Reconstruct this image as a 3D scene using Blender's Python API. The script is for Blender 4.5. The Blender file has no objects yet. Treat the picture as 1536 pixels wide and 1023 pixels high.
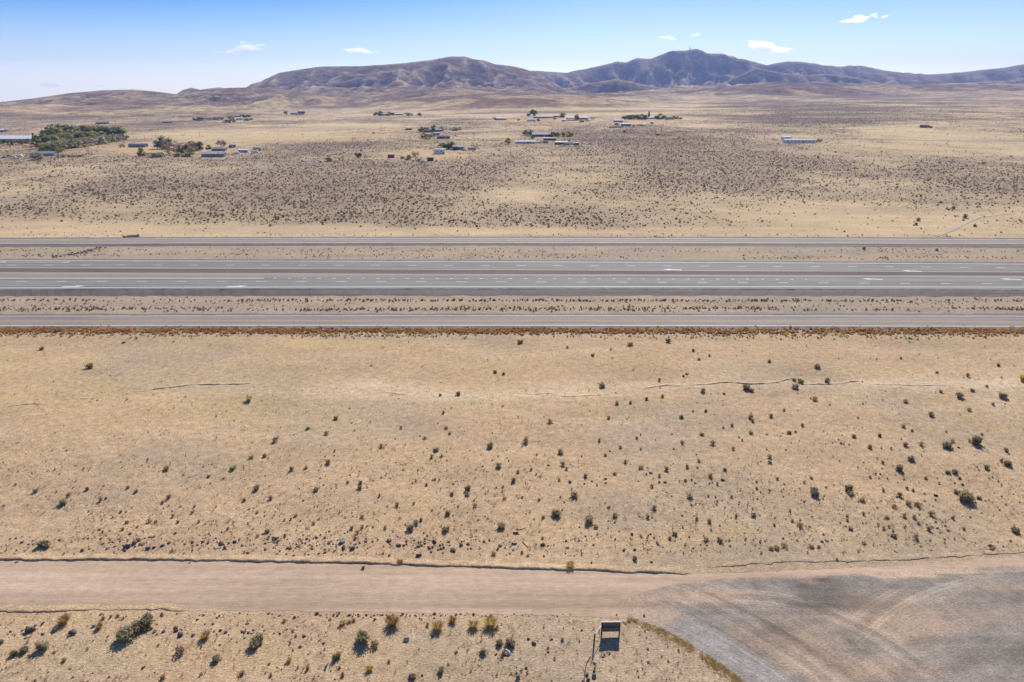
import bpy, math, random
import numpy as np
rnd = random.Random(7)
RNG = np.random.default_rng(11)
sc = bpy.context.scene
COL = sc.collection
PITCH = math.radians(19.44); CAMH = 53.0; FPX = 1024.0
CP, SP = math.cos(PITCH), math.sin(PITCH)
SUN_EL = math.radians(36); SUN_AZ = math.radians(11)   # azimuth from +y towards +x

# ------------------------------------------------------------------ noise
def _hash(ix, iy, seed):
    h = (ix.astype(np.int64) * 374761393 + iy.astype(np.int64) * 668265263 + seed * 974711) & 0xFFFFFFFF
    h = ((h ^ (h >> 13)) * 1274126177) & 0xFFFFFFFF
    h = (h ^ (h >> 16)) & 0xFFFFFFFF
    return h.astype(np.float64) / 4294967295.0
def vn(x, y, seed=0):
    x = np.asarray(x, float); y = np.asarray(y, float)
    ix = np.floor(x); iy = np.floor(y); fx = x - ix; fy = y - iy
    fx = fx * fx * fx * (fx * (fx * 6 - 15) + 10); fy = fy * fy * fy * (fy * (fy * 6 - 15) + 10)
    a = _hash(ix, iy, seed); b = _hash(ix + 1, iy, seed); c = _hash(ix, iy + 1, seed); d = _hash(ix + 1, iy + 1, seed)
    return (a * (1 - fx) + b * fx) * (1 - fy) + (c * (1 - fx) + d * fx) * fy
def fbm(x, y, seed=0, octv=4, gain=0.5):
    s = 0; a = 1; t = 0
    for k in range(octv):
        s = s + a * vn(x * 2**k + 17.3 * k, y * 2**k - 9.1 * k, seed + k); t += a; a *= gain
    return s / t
def ridged(x, y, seed=0, octv=4):
    s = 0; a = 1; t = 0
    for k in range(octv):
        n = 1 - abs(2 * vn(x * 2**k + 5.2 * k, y * 2**k + 3.7 * k, seed + k) - 1)
        s = s + a * n * n; t += a; a *= 0.5
    return s / t
def sst(a, b, x):
    t = np.clip((np.asarray(x, float) - a) / (b - a), 0, 1); return t * t * (3 - 2 * t)

# ------------------------------------------------------------------ surveying: image bearings <-> ground
def ray(px, py):
    rx = (px - 768) / FPX; uy = (511.5 - py) / FPX
    return rx, CP + uy * SP, -SP + uy * CP
def proj(x, y, z):
    zc = y * CP - (z - CAMH) * SP; uc = y * SP + (z - CAMH) * CP
    zc = np.maximum(zc, 1e-3)
    return 768 + FPX * x / zc, 511.5 - FPX * uc / zc
def plane(px, py, z=0.0):
    dx, dy, dz = ray(px, py); t = (CAMH - z) / -dz
    return t * dx, t * dy

def slope_of(py, px=768):
    dx, dy, dz = ray(px, py); return dz / dy
def layer_def(pts, D, W, prof, wob, ero, sx, sy, seed):
    u = []; s = []
    for px, py in pts:
        dx, dy, dz = ray(px, py); u.append(dx / dy); s.append(dz / dy)
    return dict(u=np.array(u), s=np.array(s), D=D, W=W, prof=prof, wob=wob, ero=ero, sx=sx, sy=sy, seed=seed)
LAYERS = [
 layer_def([(-300,190),(-100,162),(0,153),(50,147.5),(100,140),(150,135.5),(200,134),(240,138),(262,141),(290,138),(335,132),(380,130.5),(410,132),(450,138),(500,146),(560,156),(700,190)],
           3500, 1150, ([-1.2,-.5,0,.15,.5,.8,1.1,1.6],[.1,.6,1,.93,.45,.17,.06,0]), 160, .35, 240, 420, 21),
 layer_def([(200,170),(262,143),(275,134),(286,131),(300,134.5),(315,132),(330,130.5),(350,136),(400,165)],
           5000, 700, ([-1,0,.4,1],[0,1,.5,0]), 50, .3, 200, 300, 22),
 layer_def([(300,165),(345,140),(370,131.5),(400,119),(418,109),(480,99.5),(540,99),(600,95),(650,89),(675,84.5),(698,84.5),(712,89),(725,90),(742,96),(770,99),(790,104),(815,114),(835,126),(855,138),(900,170)],
           5600, 2300, ([-.6,-.2,0,.1,.2,.27,.45,.7,1,1.4],[.3,.9,1,.93,.84,.66,.52,.32,.15,0]), 260, .34, 520, 700, 23),
 layer_def([(700,125),(780,107),(800,105),(830,107.5),(850,108.5),(872,104),(900,98),(925,92),(940,92.5),(955,87),(977,87),(1000,78.5),(1010,75),(1030,75.5),(1043,73),(1053,75),(1060,79),(1085,79.5),(1110,87),(1150,97),(1180,92),(1200,92),(1235,97),(1262,99.5),(1276,97.5),(1290,98),(1340,107),(1380,110),(1400,111),(1440,108),(1500,102),(1536,96),(1650,80),(1800,90)],
           7900, 2900, ([-.5,0,.08,.3,.6,.85,1.1,1.5],[.4,1,.88,.54,.31,.19,.10,0]), 260, .80, 340, 900, 24),
 layer_def([(740,165),(780,146),(820,137),(855,131),(890,124),(925,118),(950,123),(985,131),(1020,133),(1060,130),(1100,135),(1150,150)],
           5200, 900, ([-.8,0,.3,.6,1,1.6],[.2,1,.62,.28,.09,0]), 120, .4, 240, 400, 25),
 layer_def([(1000,160),(1060,135),(1100,117),(1136,101),(1170,108),(1205,112),(1240,110.5),(1290,116),(1345,131),(1400,142),(1450,155)],
           6500, 1500, ([-.6,0,.25,.6,1,1.6],[.3,1,.6,.25,.09,0]), 150, .62, 230, 600, 26),
 layer_def([(1120,160),(1150,145),(1185,128),(1225,127),(1265,131),(1310,138),(1350,145),(1400,155)],
           5300, 700, ([-.8,0,.3,.6,1,1.6],[.2,1,.6,.28,.09,0]), 100, .4, 220, 400, 27),
 layer_def([(1340,135),(1400,126),(1450,124),(1500,121),(1560,118),(1700,112)],
           6300, 1300, ([-.5,0,.15,.3,.42,.7,1,1.4],[.6,1,.9,.5,.45,.17,.06,0]), 200, .5, 300, 240, 28),
]
def base(x, y):
    u = x / np.maximum(y, 50)
    k = 0.25 + 0.65 * sst(-.55, .10, u) + .58 * sst(-.05, .5, u)
    g = 62 * k * np.clip((y - 350) / 4000, 0, 1.6) ** 1.15
    un = (fbm(x / 420 + 3, y / 170, 5, 3) - .5) * 5.5 * sst(420, 1400, y) * (.5 + .5 * k)
    roll = (ridged(x / 800 + 2, y / 600, 205, 3) - .45) * 34 * sst(2500, 3900, y) * (.35 + .65 * sst(-.5, 0, u))
    return g + un * sst(380, 900, y) + roll
# near micro relief is masked out under the roads
def field_mask(x, y):
    return sst(72, 80, y) * (1 - sst(146, 154, y))
def H(x, y):
    x = np.asarray(x, float); y = np.asarray(y, float)
    x, y = np.broadcast_arrays(x, y)
    z = base(x, y)
    z = z + field_mask(x, y) * (fbm(x / 22, y / 14, 61, 3) - .5) * .8
    far = y > 1700
    if far.any():
        X = x[far]; Y = y[far]; b = z[far]; best = np.zeros_like(X)
        for L in LAYERS:
            wx = X + 260 * (fbm(X / 700, Y / 700, L['seed'] + 40, 3) - .5)
            D = L['D'] + L['wob'] * 2 * (fbm(X / 800, X * 0, L['seed'], 3) - .5)
            u = X / D
            crest = CAMH + np.interp(u, L['u'], L['s'], left=-.02, right=-.02) * D
            W = L['W'] * (.72 + .56 * fbm(wx / (L['sx'] * 1.6), Y / 4000, L['seed'] + 9, 2))
            q = (D - Y) / W
            q = q + .10 * (fbm(wx / 500, Y / 500, L['seed'] + 3, 3) - .5) * sst(0, .25, q)
            p = np.interp(q, L['prof'][0], L['prof'][1], left=-.2, right=0)
            r = ridged(wx / L['sx'], Y / L['sy'], L['seed'] + 5, 5)
            bump = np.clip(q / .25, 0, 1) * np.clip((1.05 - q) / .4, 0, 1)
            rise = np.clip(crest - b * np.clip(q, 0, 1), 0, None)
            r2 = ridged(wx / (L['sx'] * .38) + 3, Y / (L['sy'] * .5), L['seed'] + 15, 4)
            h = rise * p * (1 - L['ero'] * 1.3 * (1 - r) * bump - .30 * (1 - r2) * bump)
            if True:
                h = h + (fbm(X / 90, Y / 90, 77, 3) - .5) * 14 * sst(0, .12, p) * sst(.01, .15, q)
            h = np.where(q > 1.6, 0, h)
            cand = np.where(p > 0, h + b * np.clip(q, 0, 1) * 1.0 - b, -1e3)
            best = np.maximum(best, cand)
        zz = z.copy(); zz[far] = b + best * sst(1700, 2100, Y); z = zz
    return z
def h1(x, y): return float(H(np.array([x]), np.array([y]))[0])
def P(px, py):
    dx, dy, dz = ray(px, py)
    t = 40 * 1.012 ** np.arange(0, 470)
    X = t * dx; Y = t * dy; Z = CAMH + t * dz
    g = H(X, Y); hit = np.nonzero(Z <= g)[0]
    if len(hit) == 0: return X[-1], Y[-1], float(g[-1])
    i = hit[0]; a = t[max(i - 1, 0)]; b = t[i]
    for _ in range(18):
        m = (a + b) / 2
        if CAMH + m * dz <= h1(m * dx, m * dy): b = m
        else: a = m
    return b * dx, b * dy, h1(b * dx, b * dy)
def mpp(x, y, z=0): return (y * CP - (z - CAMH) * SP) / FPX     # metres per photo pixel there

# ------------------------------------------------------------------ mesh helpers
def mesh_np(name, V, F, mat=None, smooth=False, parent=None, attr=None, link=True):
    V = np.asarray(V, np.float32); me = bpy.data.meshes.new(name)
    if isinstance(F, np.ndarray):
        n, k = F.shape; li = F.astype(np.int32).ravel(); ls = np.arange(n, dtype=np.int32) * k
    else:
        li = np.array([i for f in F for i in f], np.int32); ln = np.array([len(f) for f in F]); n = len(F)
        ls = np.concatenate([[0], np.cumsum(ln)[:-1]]).astype(np.int32)
    me.vertices.add(len(V)); me.vertices.foreach_set('co', V.ravel())
    me.loops.add(len(li)); me.loops.foreach_set('vertex_index', li)
    me.polygons.add(n); me.polygons.foreach_set('loop_start', ls)
    me.polygons.foreach_set('use_smooth', np.full(n, smooth, bool))
    me.update(calc_edges=True)
    if attr is not None:
        a = me.color_attributes.new('col', 'FLOAT_COLOR', 'POINT')
        c = np.ones((len(V), 4), np.float32); c[:, :attr.shape[1]] = attr; a.data.foreach_set('color', c.ravel())
    if mat: me.materials.append(mat)
    if not link: return me
    o = bpy.data.objects.new(name, me); COL.objects.link(o)
    if parent is not None: o.parent = parent
    return o
class MB:
    def __init__(s): s.v = []; s.f = []
    def add(s, V, F):
        n = len(s.v); s.v += [tuple(v) for v in V]; s.f += [tuple(i + n for i in f) for f in F]; return s
    def box(s, c, d, rz=0, taper=1.0):
        x, y, z = [k / 2 for k in d]; V = []
        ca, sa = math.cos(rz), math.sin(rz)
        for dz in (-1, 1):
            t = 1 if dz < 0 else taper
            for dx, dy in ((-1,-1),(1,-1),(1,1),(-1,1)):
                a, b = dx * x * t, dy * y * t
                V.append((c[0] + a * ca - b * sa, c[1] + a * sa + b * ca, c[2] + dz * z))
        return s.add(V, [(3,2,1,0),(4,5,6,7),(0,1,5,4),(1,2,6,5),(2,3,7,6),(3,0,4,7)])
    def tube(s, a, b, r0, r1=None, n=8):
        r1 = r0 if r1 is None else r1
        a = np.array(a, float); b = np.array(b, float); d = b - a; d /= np.linalg.norm(d) + 1e-9
        u = np.cross(d, (0, 0, 1) if abs(d[2]) < .9 else (1, 0, 0)); u /= np.linalg.norm(u); w = np.cross(d, u)
        V = [a + r0 * (math.cos(t) * u + math.sin(t) * w) for t in np.linspace(0, 2 * math.pi, n, endpoint=False)]
        V += [b + r1 * (math.cos(t) * u + math.sin(t) * w) for t in np.linspace(0, 2 * math.pi, n, endpoint=False)]
        F = [(i, (i + 1) % n, n + (i + 1) % n, n + i) for i in range(n)] + [tuple(range(n))[::-1], tuple(range(n, 2 * n))]
        return s.add(V, F)
    def prism(s, prof, y0, y1):      # profile in x-z extruded along y
        n = len(prof); V = [(x, y0, z) for x, z in prof] + [(x, y1, z) for x, z in prof]
        F = [(i, (i + 1) % n, n + (i + 1) % n, n + i) for i in range(n)] + [tuple(range(n))[::-1], tuple(range(n, 2 * n))]
        return s.add(V, F)
    def build(s, name, mat, parent=None, smooth=False):
        return mesh_np(name, s.v, s.f, mat, smooth, parent)
def tag(o, label=None, cat=None, group=None, kind=None):
    if label: o['label'] = label
    if cat: o['category'] = cat
    if group: o['group'] = group
    if kind: o['kind'] = kind
    return o
def empty(name, loc, rz=0, label=None, cat=None, group=None):
    o = bpy.data.objects.new(name, None); COL.objects.link(o); o.location = loc; o.rotation_euler = (0, 0, rz)
    o.empty_display_size = .3
    return tag(o, label, cat, group)
def copy_tree(o, parent=None):
    c = o.copy(); COL.objects.link(c)
    if parent: c.parent = parent
    for ch in o.children: copy_tree(ch, c)
    return c
HAZE=5.6e-5; SKY_SAT=1.12; SKY_STR=.12; SUN_STR=5.0; EXPO=.39
# ------------------------------------------------------------------ materials
class N:
    def __init__(s, name):
        s.m = bpy.data.materials.new(name); s.m.use_nodes = True; s.t = s.m.node_tree
        s.b = s.t.nodes['Principled BSDF']; s.b.inputs['Roughness'].default_value = .95
        s.b.inputs['Specular IOR Level'].default_value = .15
    def n(s, typ, **kw):
        nd = s.t.nodes.new(typ)
        for k, v in kw.items():
            if k in nd.inputs: nd.inputs[k].default_value = v
            else: setattr(nd, k, v)
        return nd
    def l(s, a, b): s.t.links.new(a, b)
    def noise(s, vec, scale, detail=3, rough=.55):
        nd = s.n('ShaderNodeTexNoise', Scale=scale, Detail=detail, Roughness=rough); s.l(vec, nd.inputs['Vector']); return nd.outputs['Fac']
    def mapr(s, v, a, b, c, d):
        nd = s.n('ShaderNodeMapRange'); s.l(v, nd.inputs[0])
        for i, q in zip((1, 2, 3, 4), (a, b, c, d)): nd.inputs[i].default_value = q
        return nd.outputs[0]
    def math(s, op, a, b):
        nd = s.n('ShaderNodeMath', operation=op)
        for i, q in enumerate((a, b)):
            if hasattr(q, 'links'): s.l(q, nd.inputs[i])
            else: nd.inputs[i].default_value = q
        return nd.outputs[0]
    def mix(s, fac, a, b, mode='MIX'):
        nd = s.n('ShaderNodeMix', data_type='RGBA', blend_type=mode, clamp_factor=True)
        for i, q in ((0, fac), (6, a), (7, b)):
            if hasattr(q, 'links'): s.l(q, nd.inputs[i])
            else: nd.inputs[i].default_value = q if not isinstance(q, tuple) else (q + (1,))[:4]
        return nd.outputs[2]
    def pos(s, sx=1, sy=1, sz=1):
        g = s.n('ShaderNodeNewGeometry'); m = s.n('ShaderNodeMapping'); m.inputs['Scale'].default_value = (sx, sy, sz)
        s.l(g.outputs['Position'], m.inputs['Vector']); return m.outputs[0]
def plain(name, c, rough=.8, spec=.2, metal=0, var=.12, vs=2.0):
    k = N(name); k.b.inputs['Roughness'].default_value = rough; k.b.inputs['Specular IOR Level'].default_value = spec
    k.b.inputs['Metallic'].default_value = metal
    f = k.noise(k.pos(), vs, 3)
    k.l(k.mix(f, tuple(q * (1 - var) for q in c), tuple(min(1, q * (1 + var)) for q in c)), k.b.inputs['Base Color'])
    return k.m

def earth_material(name, streak=False, straw=True, amt=1.0, arcs=None):
    k = N(name); at = k.n('ShaderNodeAttribute', attribute_name='col'); c = at.outputs['Color']
    p = k.pos(.10, 1.3, 1) if streak else k.pos(.8, 1.15, 1)
    n1 = k.noise(p, 4.2, 5, .85); n2 = k.noise(k.pos(), .9, 4, .6); n3 = k.noise(k.pos(.5, 1, 1), .11, 4, .55)
    v = k.math('MULTIPLY', k.mapr(n1, .30, .70, 1 - .60 * amt, 1 + .52 * amt), k.mapr(n2, .3, .7, 1 - .22 * amt, 1 + .18 * amt))
    v = k.math('MULTIPLY', v, k.mapr(n3, .3, .7, .90, 1.10))
    if straw:    # where scrub grows (alpha), its litter and stems speckle the soil
        g0 = k.n('ShaderNodeNewGeometry')
        n4 = k.noise(k.pos(.55, .30, 1), .55, 3, .7); w4 = k.math('MULTIPLY', at.outputs['Alpha'], k.mapr(n4, .46, .60, 0, 1))
        n5 = k.noise(k.pos(.5, .22, 1), .16, 4, .7); w5 = k.math('MULTIPLY', at.outputs['Alpha'], k.mapr(n5, .40, .62, -.26, .22))
        v = k.math('MULTIPLY', v, k.math('SUBTRACT', k.math('SUBTRACT', 1.06, k.math('MULTIPLY', w4, .60)), w5))
    hsv = k.n('ShaderNodeHueSaturation'); k.l(c, hsv.inputs['Color']); k.l(v, hsv.inputs['Value'])
    col = hsv.outputs[0]
    if arcs:     # wheel-combed gravel: thin lines that run round the bend of the side track
        g = k.n('ShaderNodeNewGeometry'); vs_ = k.n('ShaderNodeVectorMath', operation='SUBTRACT'); k.l(g.outputs['Position'], vs_.inputs[0]); vs_.inputs[1].default_value = arcs
        ln = k.n('ShaderNodeVectorMath', operation='LENGTH'); k.l(vs_.outputs[0], ln.inputs[0]); sp = k.n('ShaderNodeSeparateXYZ'); k.l(vs_.outputs[0], sp.inputs[0])
        an = k.math('ARCTAN2', sp.outputs[1], sp.outputs[0]); cb = k.n('ShaderNodeCombineXYZ'); k.l(ln.outputs['Value'], cb.inputs[0]); k.l(k.math('MULTIPLY', an, 1.2), cb.inputs[1])
        a1 = k.noise(cb.outputs[0], 2.6, 4, .65); av = k.mapr(a1, .3, .7, .80, 1.20)
        hs = k.n('ShaderNodeHueSaturation'); k.l(col, hs.inputs['Color']); k.l(k.math('ADD', k.math('MULTIPLY', k.math('SUBTRACT', av, 1.0), at.outputs['Alpha']), 1.0), hs.inputs['Value']); col = hs.outputs[0]
    if straw:   # pale straw litter with colour of its own
        s1 = k.mapr(k.noise(k.pos(1, 1, 1), 3.1, 3, .7), .52, .66, 0, .55)
        col = k.mix(s1, col, k.mix(1.0, col, (1.18, 1.12, .92), 'MULTIPLY'))
        s2 = k.mapr(k.noise(k.pos(1, 1.2, 1), 4.3, 2, .6), .64, .72, 0, .55)
        col = k.mix(s2, col, k.mix(1.0, col, (.55, .48, .42), 'MULTIPLY'))
    k.l(col, k.b.inputs['Base Color'])
    bn = k.noise(k.pos(1, 1, 1), 4.0, 4, .7)
    b = k.n('ShaderNodeBump', Strength=.9 * amt, Distance=.14); k.l(bn, b.inputs['Height']); k.l(b.outputs[0], k.b.inputs['Normal'])
    k.b.inputs['Specular IOR Level'].default_value = .05; k.b.inputs['Roughness'].default_value = 1
    return k.m
M = {}
M['earth'] = earth_material('dry_desert_soil')
M['track'] = earth_material('graded_dirt', streak=True, straw=False, amt=.45)
def circ(P3):
    (ax, ay), (bx, by), (cx, cy) = P3; d = 2 * (ax * (by - cy) + bx * (cy - ay) + cx * (ay - by))
    return (((ax*ax+ay*ay)*(by-cy)+(bx*bx+by*by)*(cy-ay)+(cx*cx+cy*cy)*(ay-by))/d, ((ax*ax+ay*ay)*(cx-bx)+(bx*bx+by*by)*(ax-cx)+(cx*cx+cy*cy)*(bx-ax))/d)
ARC_C = circ([plane(960, 925), plane(1050, 968), plane(1135, 1023)])
M['lot'] = earth_material('crushed_gravel', streak=False, straw=False, amt=.75, arcs=(ARC_C[0], ARC_C[1], 0))
def hills_mat():
    k = N('hill_scrub'); at = k.n('ShaderNodeAttribute', attribute_name='col'); c = at.outputs['Color']
    n1 = k.noise(k.pos(1, .6, 1.5), .025, 6, .72); n2 = k.noise(k.pos(1, 1, 1), .13, 3, .6)
    v = k.math('MULTIPLY', k.mapr(n1, .34, .66, .55, 1.45), k.mapr(n2, .3, .7, .75, 1.25))
    hsv = k.n('ShaderNodeHueSaturation'); k.l(c, hsv.inputs['Color']); k.l(v, hsv.inputs['Value'])
    k.l(hsv.outputs[0], k.b.inputs['Base Color']); k.b.inputs['Specular IOR Level'].default_value = 0
    b = k.n('ShaderNodeBump', Strength=.7, Distance=12.0); k.l(k.noise(k.pos(), .02, 6, .68), b.inputs['Height']); k.l(b.outputs[0], k.b.inputs['Normal'])
    return k.m
M['hills'] = hills_mat()
def asphalt(name, c, streak=.10):
    k = N(name)
    a = k.noise(k.pos(.004, .9, 1), 1.0, 4, .6); b = k.noise(k.pos(.12, .35, 1), 1.0, 4, .6); d = k.noise(k.pos(), 6, 2)
    v = k.math('MULTIPLY', k.mapr(a, .3, .7, 1 - streak, 1 + streak), k.mapr(b, .3, .7, .95, 1.06))
    v = k.math('MULTIPLY', v, k.mapr(d, .3, .7, .93, 1.07))
    pt = k.noise(k.pos(.03, .5, 1), 1.0, 3, .6); v = k.math('MULTIPLY', v, k.mapr(pt, .50, .64, 1, .80))
    ck = k.noise(k.pos(.5, .12, 1), 1.3, 5, .7); ck = k.math('ABSOLUTE', k.math('SUBTRACT', ck, .5), 0); v = k.math('MULTIPLY', v, k.mapr(ck, 0, .012, .78, 1))
    h = k.n('ShaderNodeHueSaturation', Color=c + (1,)); k.l(v, h.inputs['Value']); k.l(h.outputs[0], k.b.inputs['Base Color'])
    k.b.inputs['Roughness'].default_value = .9; k.b.inputs['Specular IOR Level'].default_value = .2
    return k.m
M['asphalt'] = asphalt('grey_asphalt', (.222, .202, .178), .22)
M['asphalt_old'] = asphalt('faded_asphalt', (.265, .222, .185), .12)
M['shoulder'] = asphalt('dark_gravel_shoulder', (.165, .135, .122), .25)
M['white_line'] = plain('white_road_paint', (.72, .72, .69), .7, .2, var=.2, vs=1.2)
M['yellow_line'] = plain('yellow_road_paint', (.62, .44, .22), .7, .2, var=.2, vs=1.2)
def foliage(name, a, b, tr=.25, sc_=3.0):
    k = N(name); f = k.noise(k.pos(), sc_, 2); oi = k.n('ShaderNodeObjectInfo')
    c = k.mix(k.mapr(f, .35, .65, 0, 1), a, b)
    h = k.n('ShaderNodeHueSaturation'); k.l(c, h.inputs['Color']); k.l(k.mapr(oi.outputs['Random'], 0, 1, .8, 1.25), h.inputs['Value'])
    k.l(k.mapr(oi.outputs['Random'], 0, 1, .485, .51), h.inputs['Hue'])
    t = k.n('ShaderNodeBsdfTranslucent'); k.l(h.outputs[0], t.inputs[0]); k.l(h.outputs[0], k.b.inputs['Base Color'])
    k.b.inputs['Specular IOR Level'].default_value = .1
    m = k.n('ShaderNodeMixShader'); m.inputs[0].default_value = tr
    k.l(k.b.outputs[0], m.inputs[1]); k.l(t.outputs[0], m.inputs[2])
    k.l(m.outputs[0], k.t.nodes['Material Output'].inputs[0]); return k.m
M['sage'] = foliage('sagebrush_leaf', (.29, .245, .14), (.48, .41, .26), .5)
M['drybush'] = foliage('dry_twiggy_shrub', (.30, .205, .12), (.46, .33, .20), .42)
M['gold'] = foliage('golden_rabbitbrush', (.46, .31, .10), (.58, .44, .18), .45)
M['strip'] = foliage('russet_roadside_weed', (.44, .215, .085), (.58, .36, .165), .45, .25)
M['scrub'] = foliage('far_scrub', (.33, .25, .17), (.47, .365, .25), .45, .05)
M['verge'] = foliage('verge_weed', (.30, .19, .11), (.44, .29, .17), .4, .2)
M['straw'] = foliage('straw_tuft', (.36, .25, .12), (.5, .38, .2), .3, .6)
M['bark'] = plain('shrub_bark', (.10, .075, .055), .95, .05)
M['olive'] = foliage('olive_tree_leaf', (.20, .205, .08), (.38, .35, .14), .55, .15)
M['greytree'] = foliage('grey_green_tree_leaf', (.26, .24, .15), (.42, .38, .25), .5, .15)
M['darktree'] = foliage('dark_tree_leaf', (.11, .13, .055), (.20, .22, .09), .5, .15)
M['yellowtree'] = foliage('autumn_tree_leaf', (.25, .22, .06), (.40, .34, .10), .45, .15)
M['brighttree'] = foliage('fresh_green_leaf', (.10, .18, .04), (.2, .30, .08), .45, .15)
M['bare'] = foliage('leafless_twigs', (.26, .20, .14), (.38, .31, .22), .3, .2)
M['rock'] = plain('dark_basalt', (.13, .105, .09), .9, .2, var=.45, vs=3)
M['rock_brown'] = plain('brown_stone', (.24, .165, .115), .9, .15, var=.4, vs=3)
M['rock_pale'] = plain('pale_stone', (.40, .365, .33), .9, .1, var=.3, vs=3)
M['white'] = plain('white_paint', (.80, .79, .77), .8, .1, var=.05)
M['cream'] = plain('cream_siding', (.6, .54, .44), .7)
M['blue'] = plain('slate_blue_siding', (.17, .21, .28), .7)
M['teal'] = plain('teal_siding', (.12, .24, .27), .7)
M['greyw'] = plain('grey_siding', (.33, .34, .36), .7)
M['brown'] = plain('brown_siding', (.16, .10, .08), .8)
M['rust'] = plain('rust_red_steel', (.33, .10, .05), .7, .3)
M['pink'] = plain('pinkish_stucco', (.50, .36, .32), .8)
M['dark'] = plain('painted_opening_shade', (.02, .02, .025), .4, .5)
M['roofg'] = plain('grey_metal_roof', (.30, .31, .34), .7, .2)
M['roofd'] = plain('dark_shingle', (.10, .095, .10), .85)
M['roofb'] = plain('brown_shingle', (.18, .13, .11), .85)
M['glass'] = plain('window_glass', (.03, .04, .05), .12, .8)
M['tyre'] = plain('tyre_rubber', (.02, .02, .02), .8)
M['pole'] = plain('weathered_pole', (.16, .12, .09), .9)
M['steel'] = plain('grey_steel', (.35, .35, .36), .45, .5, .6)
M['yellow'] = plain('yellow_sign_face', (.85, .50, .03), .5, .4, var=.05)
M['bloom'] = foliage('yellow_bloom', (.65, .45, .02), (.8, .6, .05), .4)
M['panel'] = plain('grey_panel_face', (.12, .115, .115), .6, .3, var=.15, vs=5)
M['blackpaint'] = plain('black_painted_steel', (.018, .018, .024), .5, .4)
M['redbox'] = plain('brown_red_board', (.12, .035, .025), .7)

# ------------------------------------------------------------------ land colour (albedo)
A_SAND = np.array((.472, .328, .200)); A_GREY = np.array((.42, .310, .205)); A_YEL = np.array((.51, .36, .18)); A_PALE = np.array((.60, .46, .31))
A_STRAW = np.array((.54, .40, .235)); A_SCRUB = np.array((.22, .165, .125)); A_PINK = np.array((.375, .298, .222)); A_GRAVEL = np.array((.255, .225, .20))
A_ORG = np.array((.50, .31, .14)); A_ROCK = np.array((.195, .138, .102)); A_HSTRAW = np.array((.46, .335, .19))
def blob(px, py, lst):
    s = 0
    for cx, cy, sx, sy, a in lst:
        s = s + a * np.exp(-((px - cx) / sx) ** 2 - ((py - cy) / sy) ** 2)
    return s
# where scrub stands thick (+) or thin (-) on the plain beyond the highway
DENS = [(150,275,170,16,.45),(60,318,120,14,.45),(330,300,140,18,.4),(440,325,120,18,.45),(620,300,120,22,.35),(560,255,160,14,.4),(700,255,160,20,.5),
        (640,348,900,7,-.85),(760,290,60,30,-.15),(900,330,130,14,.15),(860,262,90,16,-.2),(1020,270,130,30,.45),(1040,215,190,20,.55),(1130,260,110,22,.4),(1280,170,90,14,.6),(1180,150,150,8,.4),
        (1380,205,110,22,-.55),(1480,225,80,16,-.2),(1450,290,90,18,.35),(1520,260,60,20,.3),(1250,320,160,16,-.3),(1400,330,160,14,-.45),
        (200,345,300,10,-.5),(150,312,60,7,-.3),(480,345,100,10,-.4),(420,205,140,10,-.6),(330,200,110,9,-.5),(120,186,140,4,-.3),(640,232,50,5,-.8),(230,225,80,8,-.7),
        (100,176,160,6,.5),(560,185,120,7,-.15),(900,150,150,5,-.5),(980,163,180,7,-.4),(1080,190,90,6,-.4),(800,160,120,6,-.35),(680,205,120,5,-.2),(560,218,130,8,.35),
        (460,225,60,10,.25),(80,255,90,7,-.2),(1060,145,60,3,-.3),(1350,145,120,4,.2),(1450,175,80,8,-.1),(1170,143,50,3.5,-.9),(1080,134,50,3,-.6),(1230,150,60,3,-.7),(1330,158,60,3,-.5),(1180,163,120,8,.55),(1230,182,110,8,.5),(880,175,120,5,-.3),(930,210,110,8,.4),(1040,178,60,3,-.5),(200,160,150,3,.3),(620,170,120,4,-.5),(740,160,160,4,-.5),(480,190,100,5,-.4),(200,240,200,8,.25),(300,280,200,12,.25),(620,275,200,12,.3),(1440,250,80,8,.4)]
def density(x, y, z):
    px, py = proj(x, y, z)
    d = .50 + blob(px, py, DENS)
    d = d + (fbm(x / 110, y / 150, 31, 4) - .5) * 1.1 + (fbm(x / 30, y / 45, 35, 3) - .5) * .5 + (fbm(x / 9, y / 14, 37, 2) - .5) * .35
    return np.clip(d, 0, 1)
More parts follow.
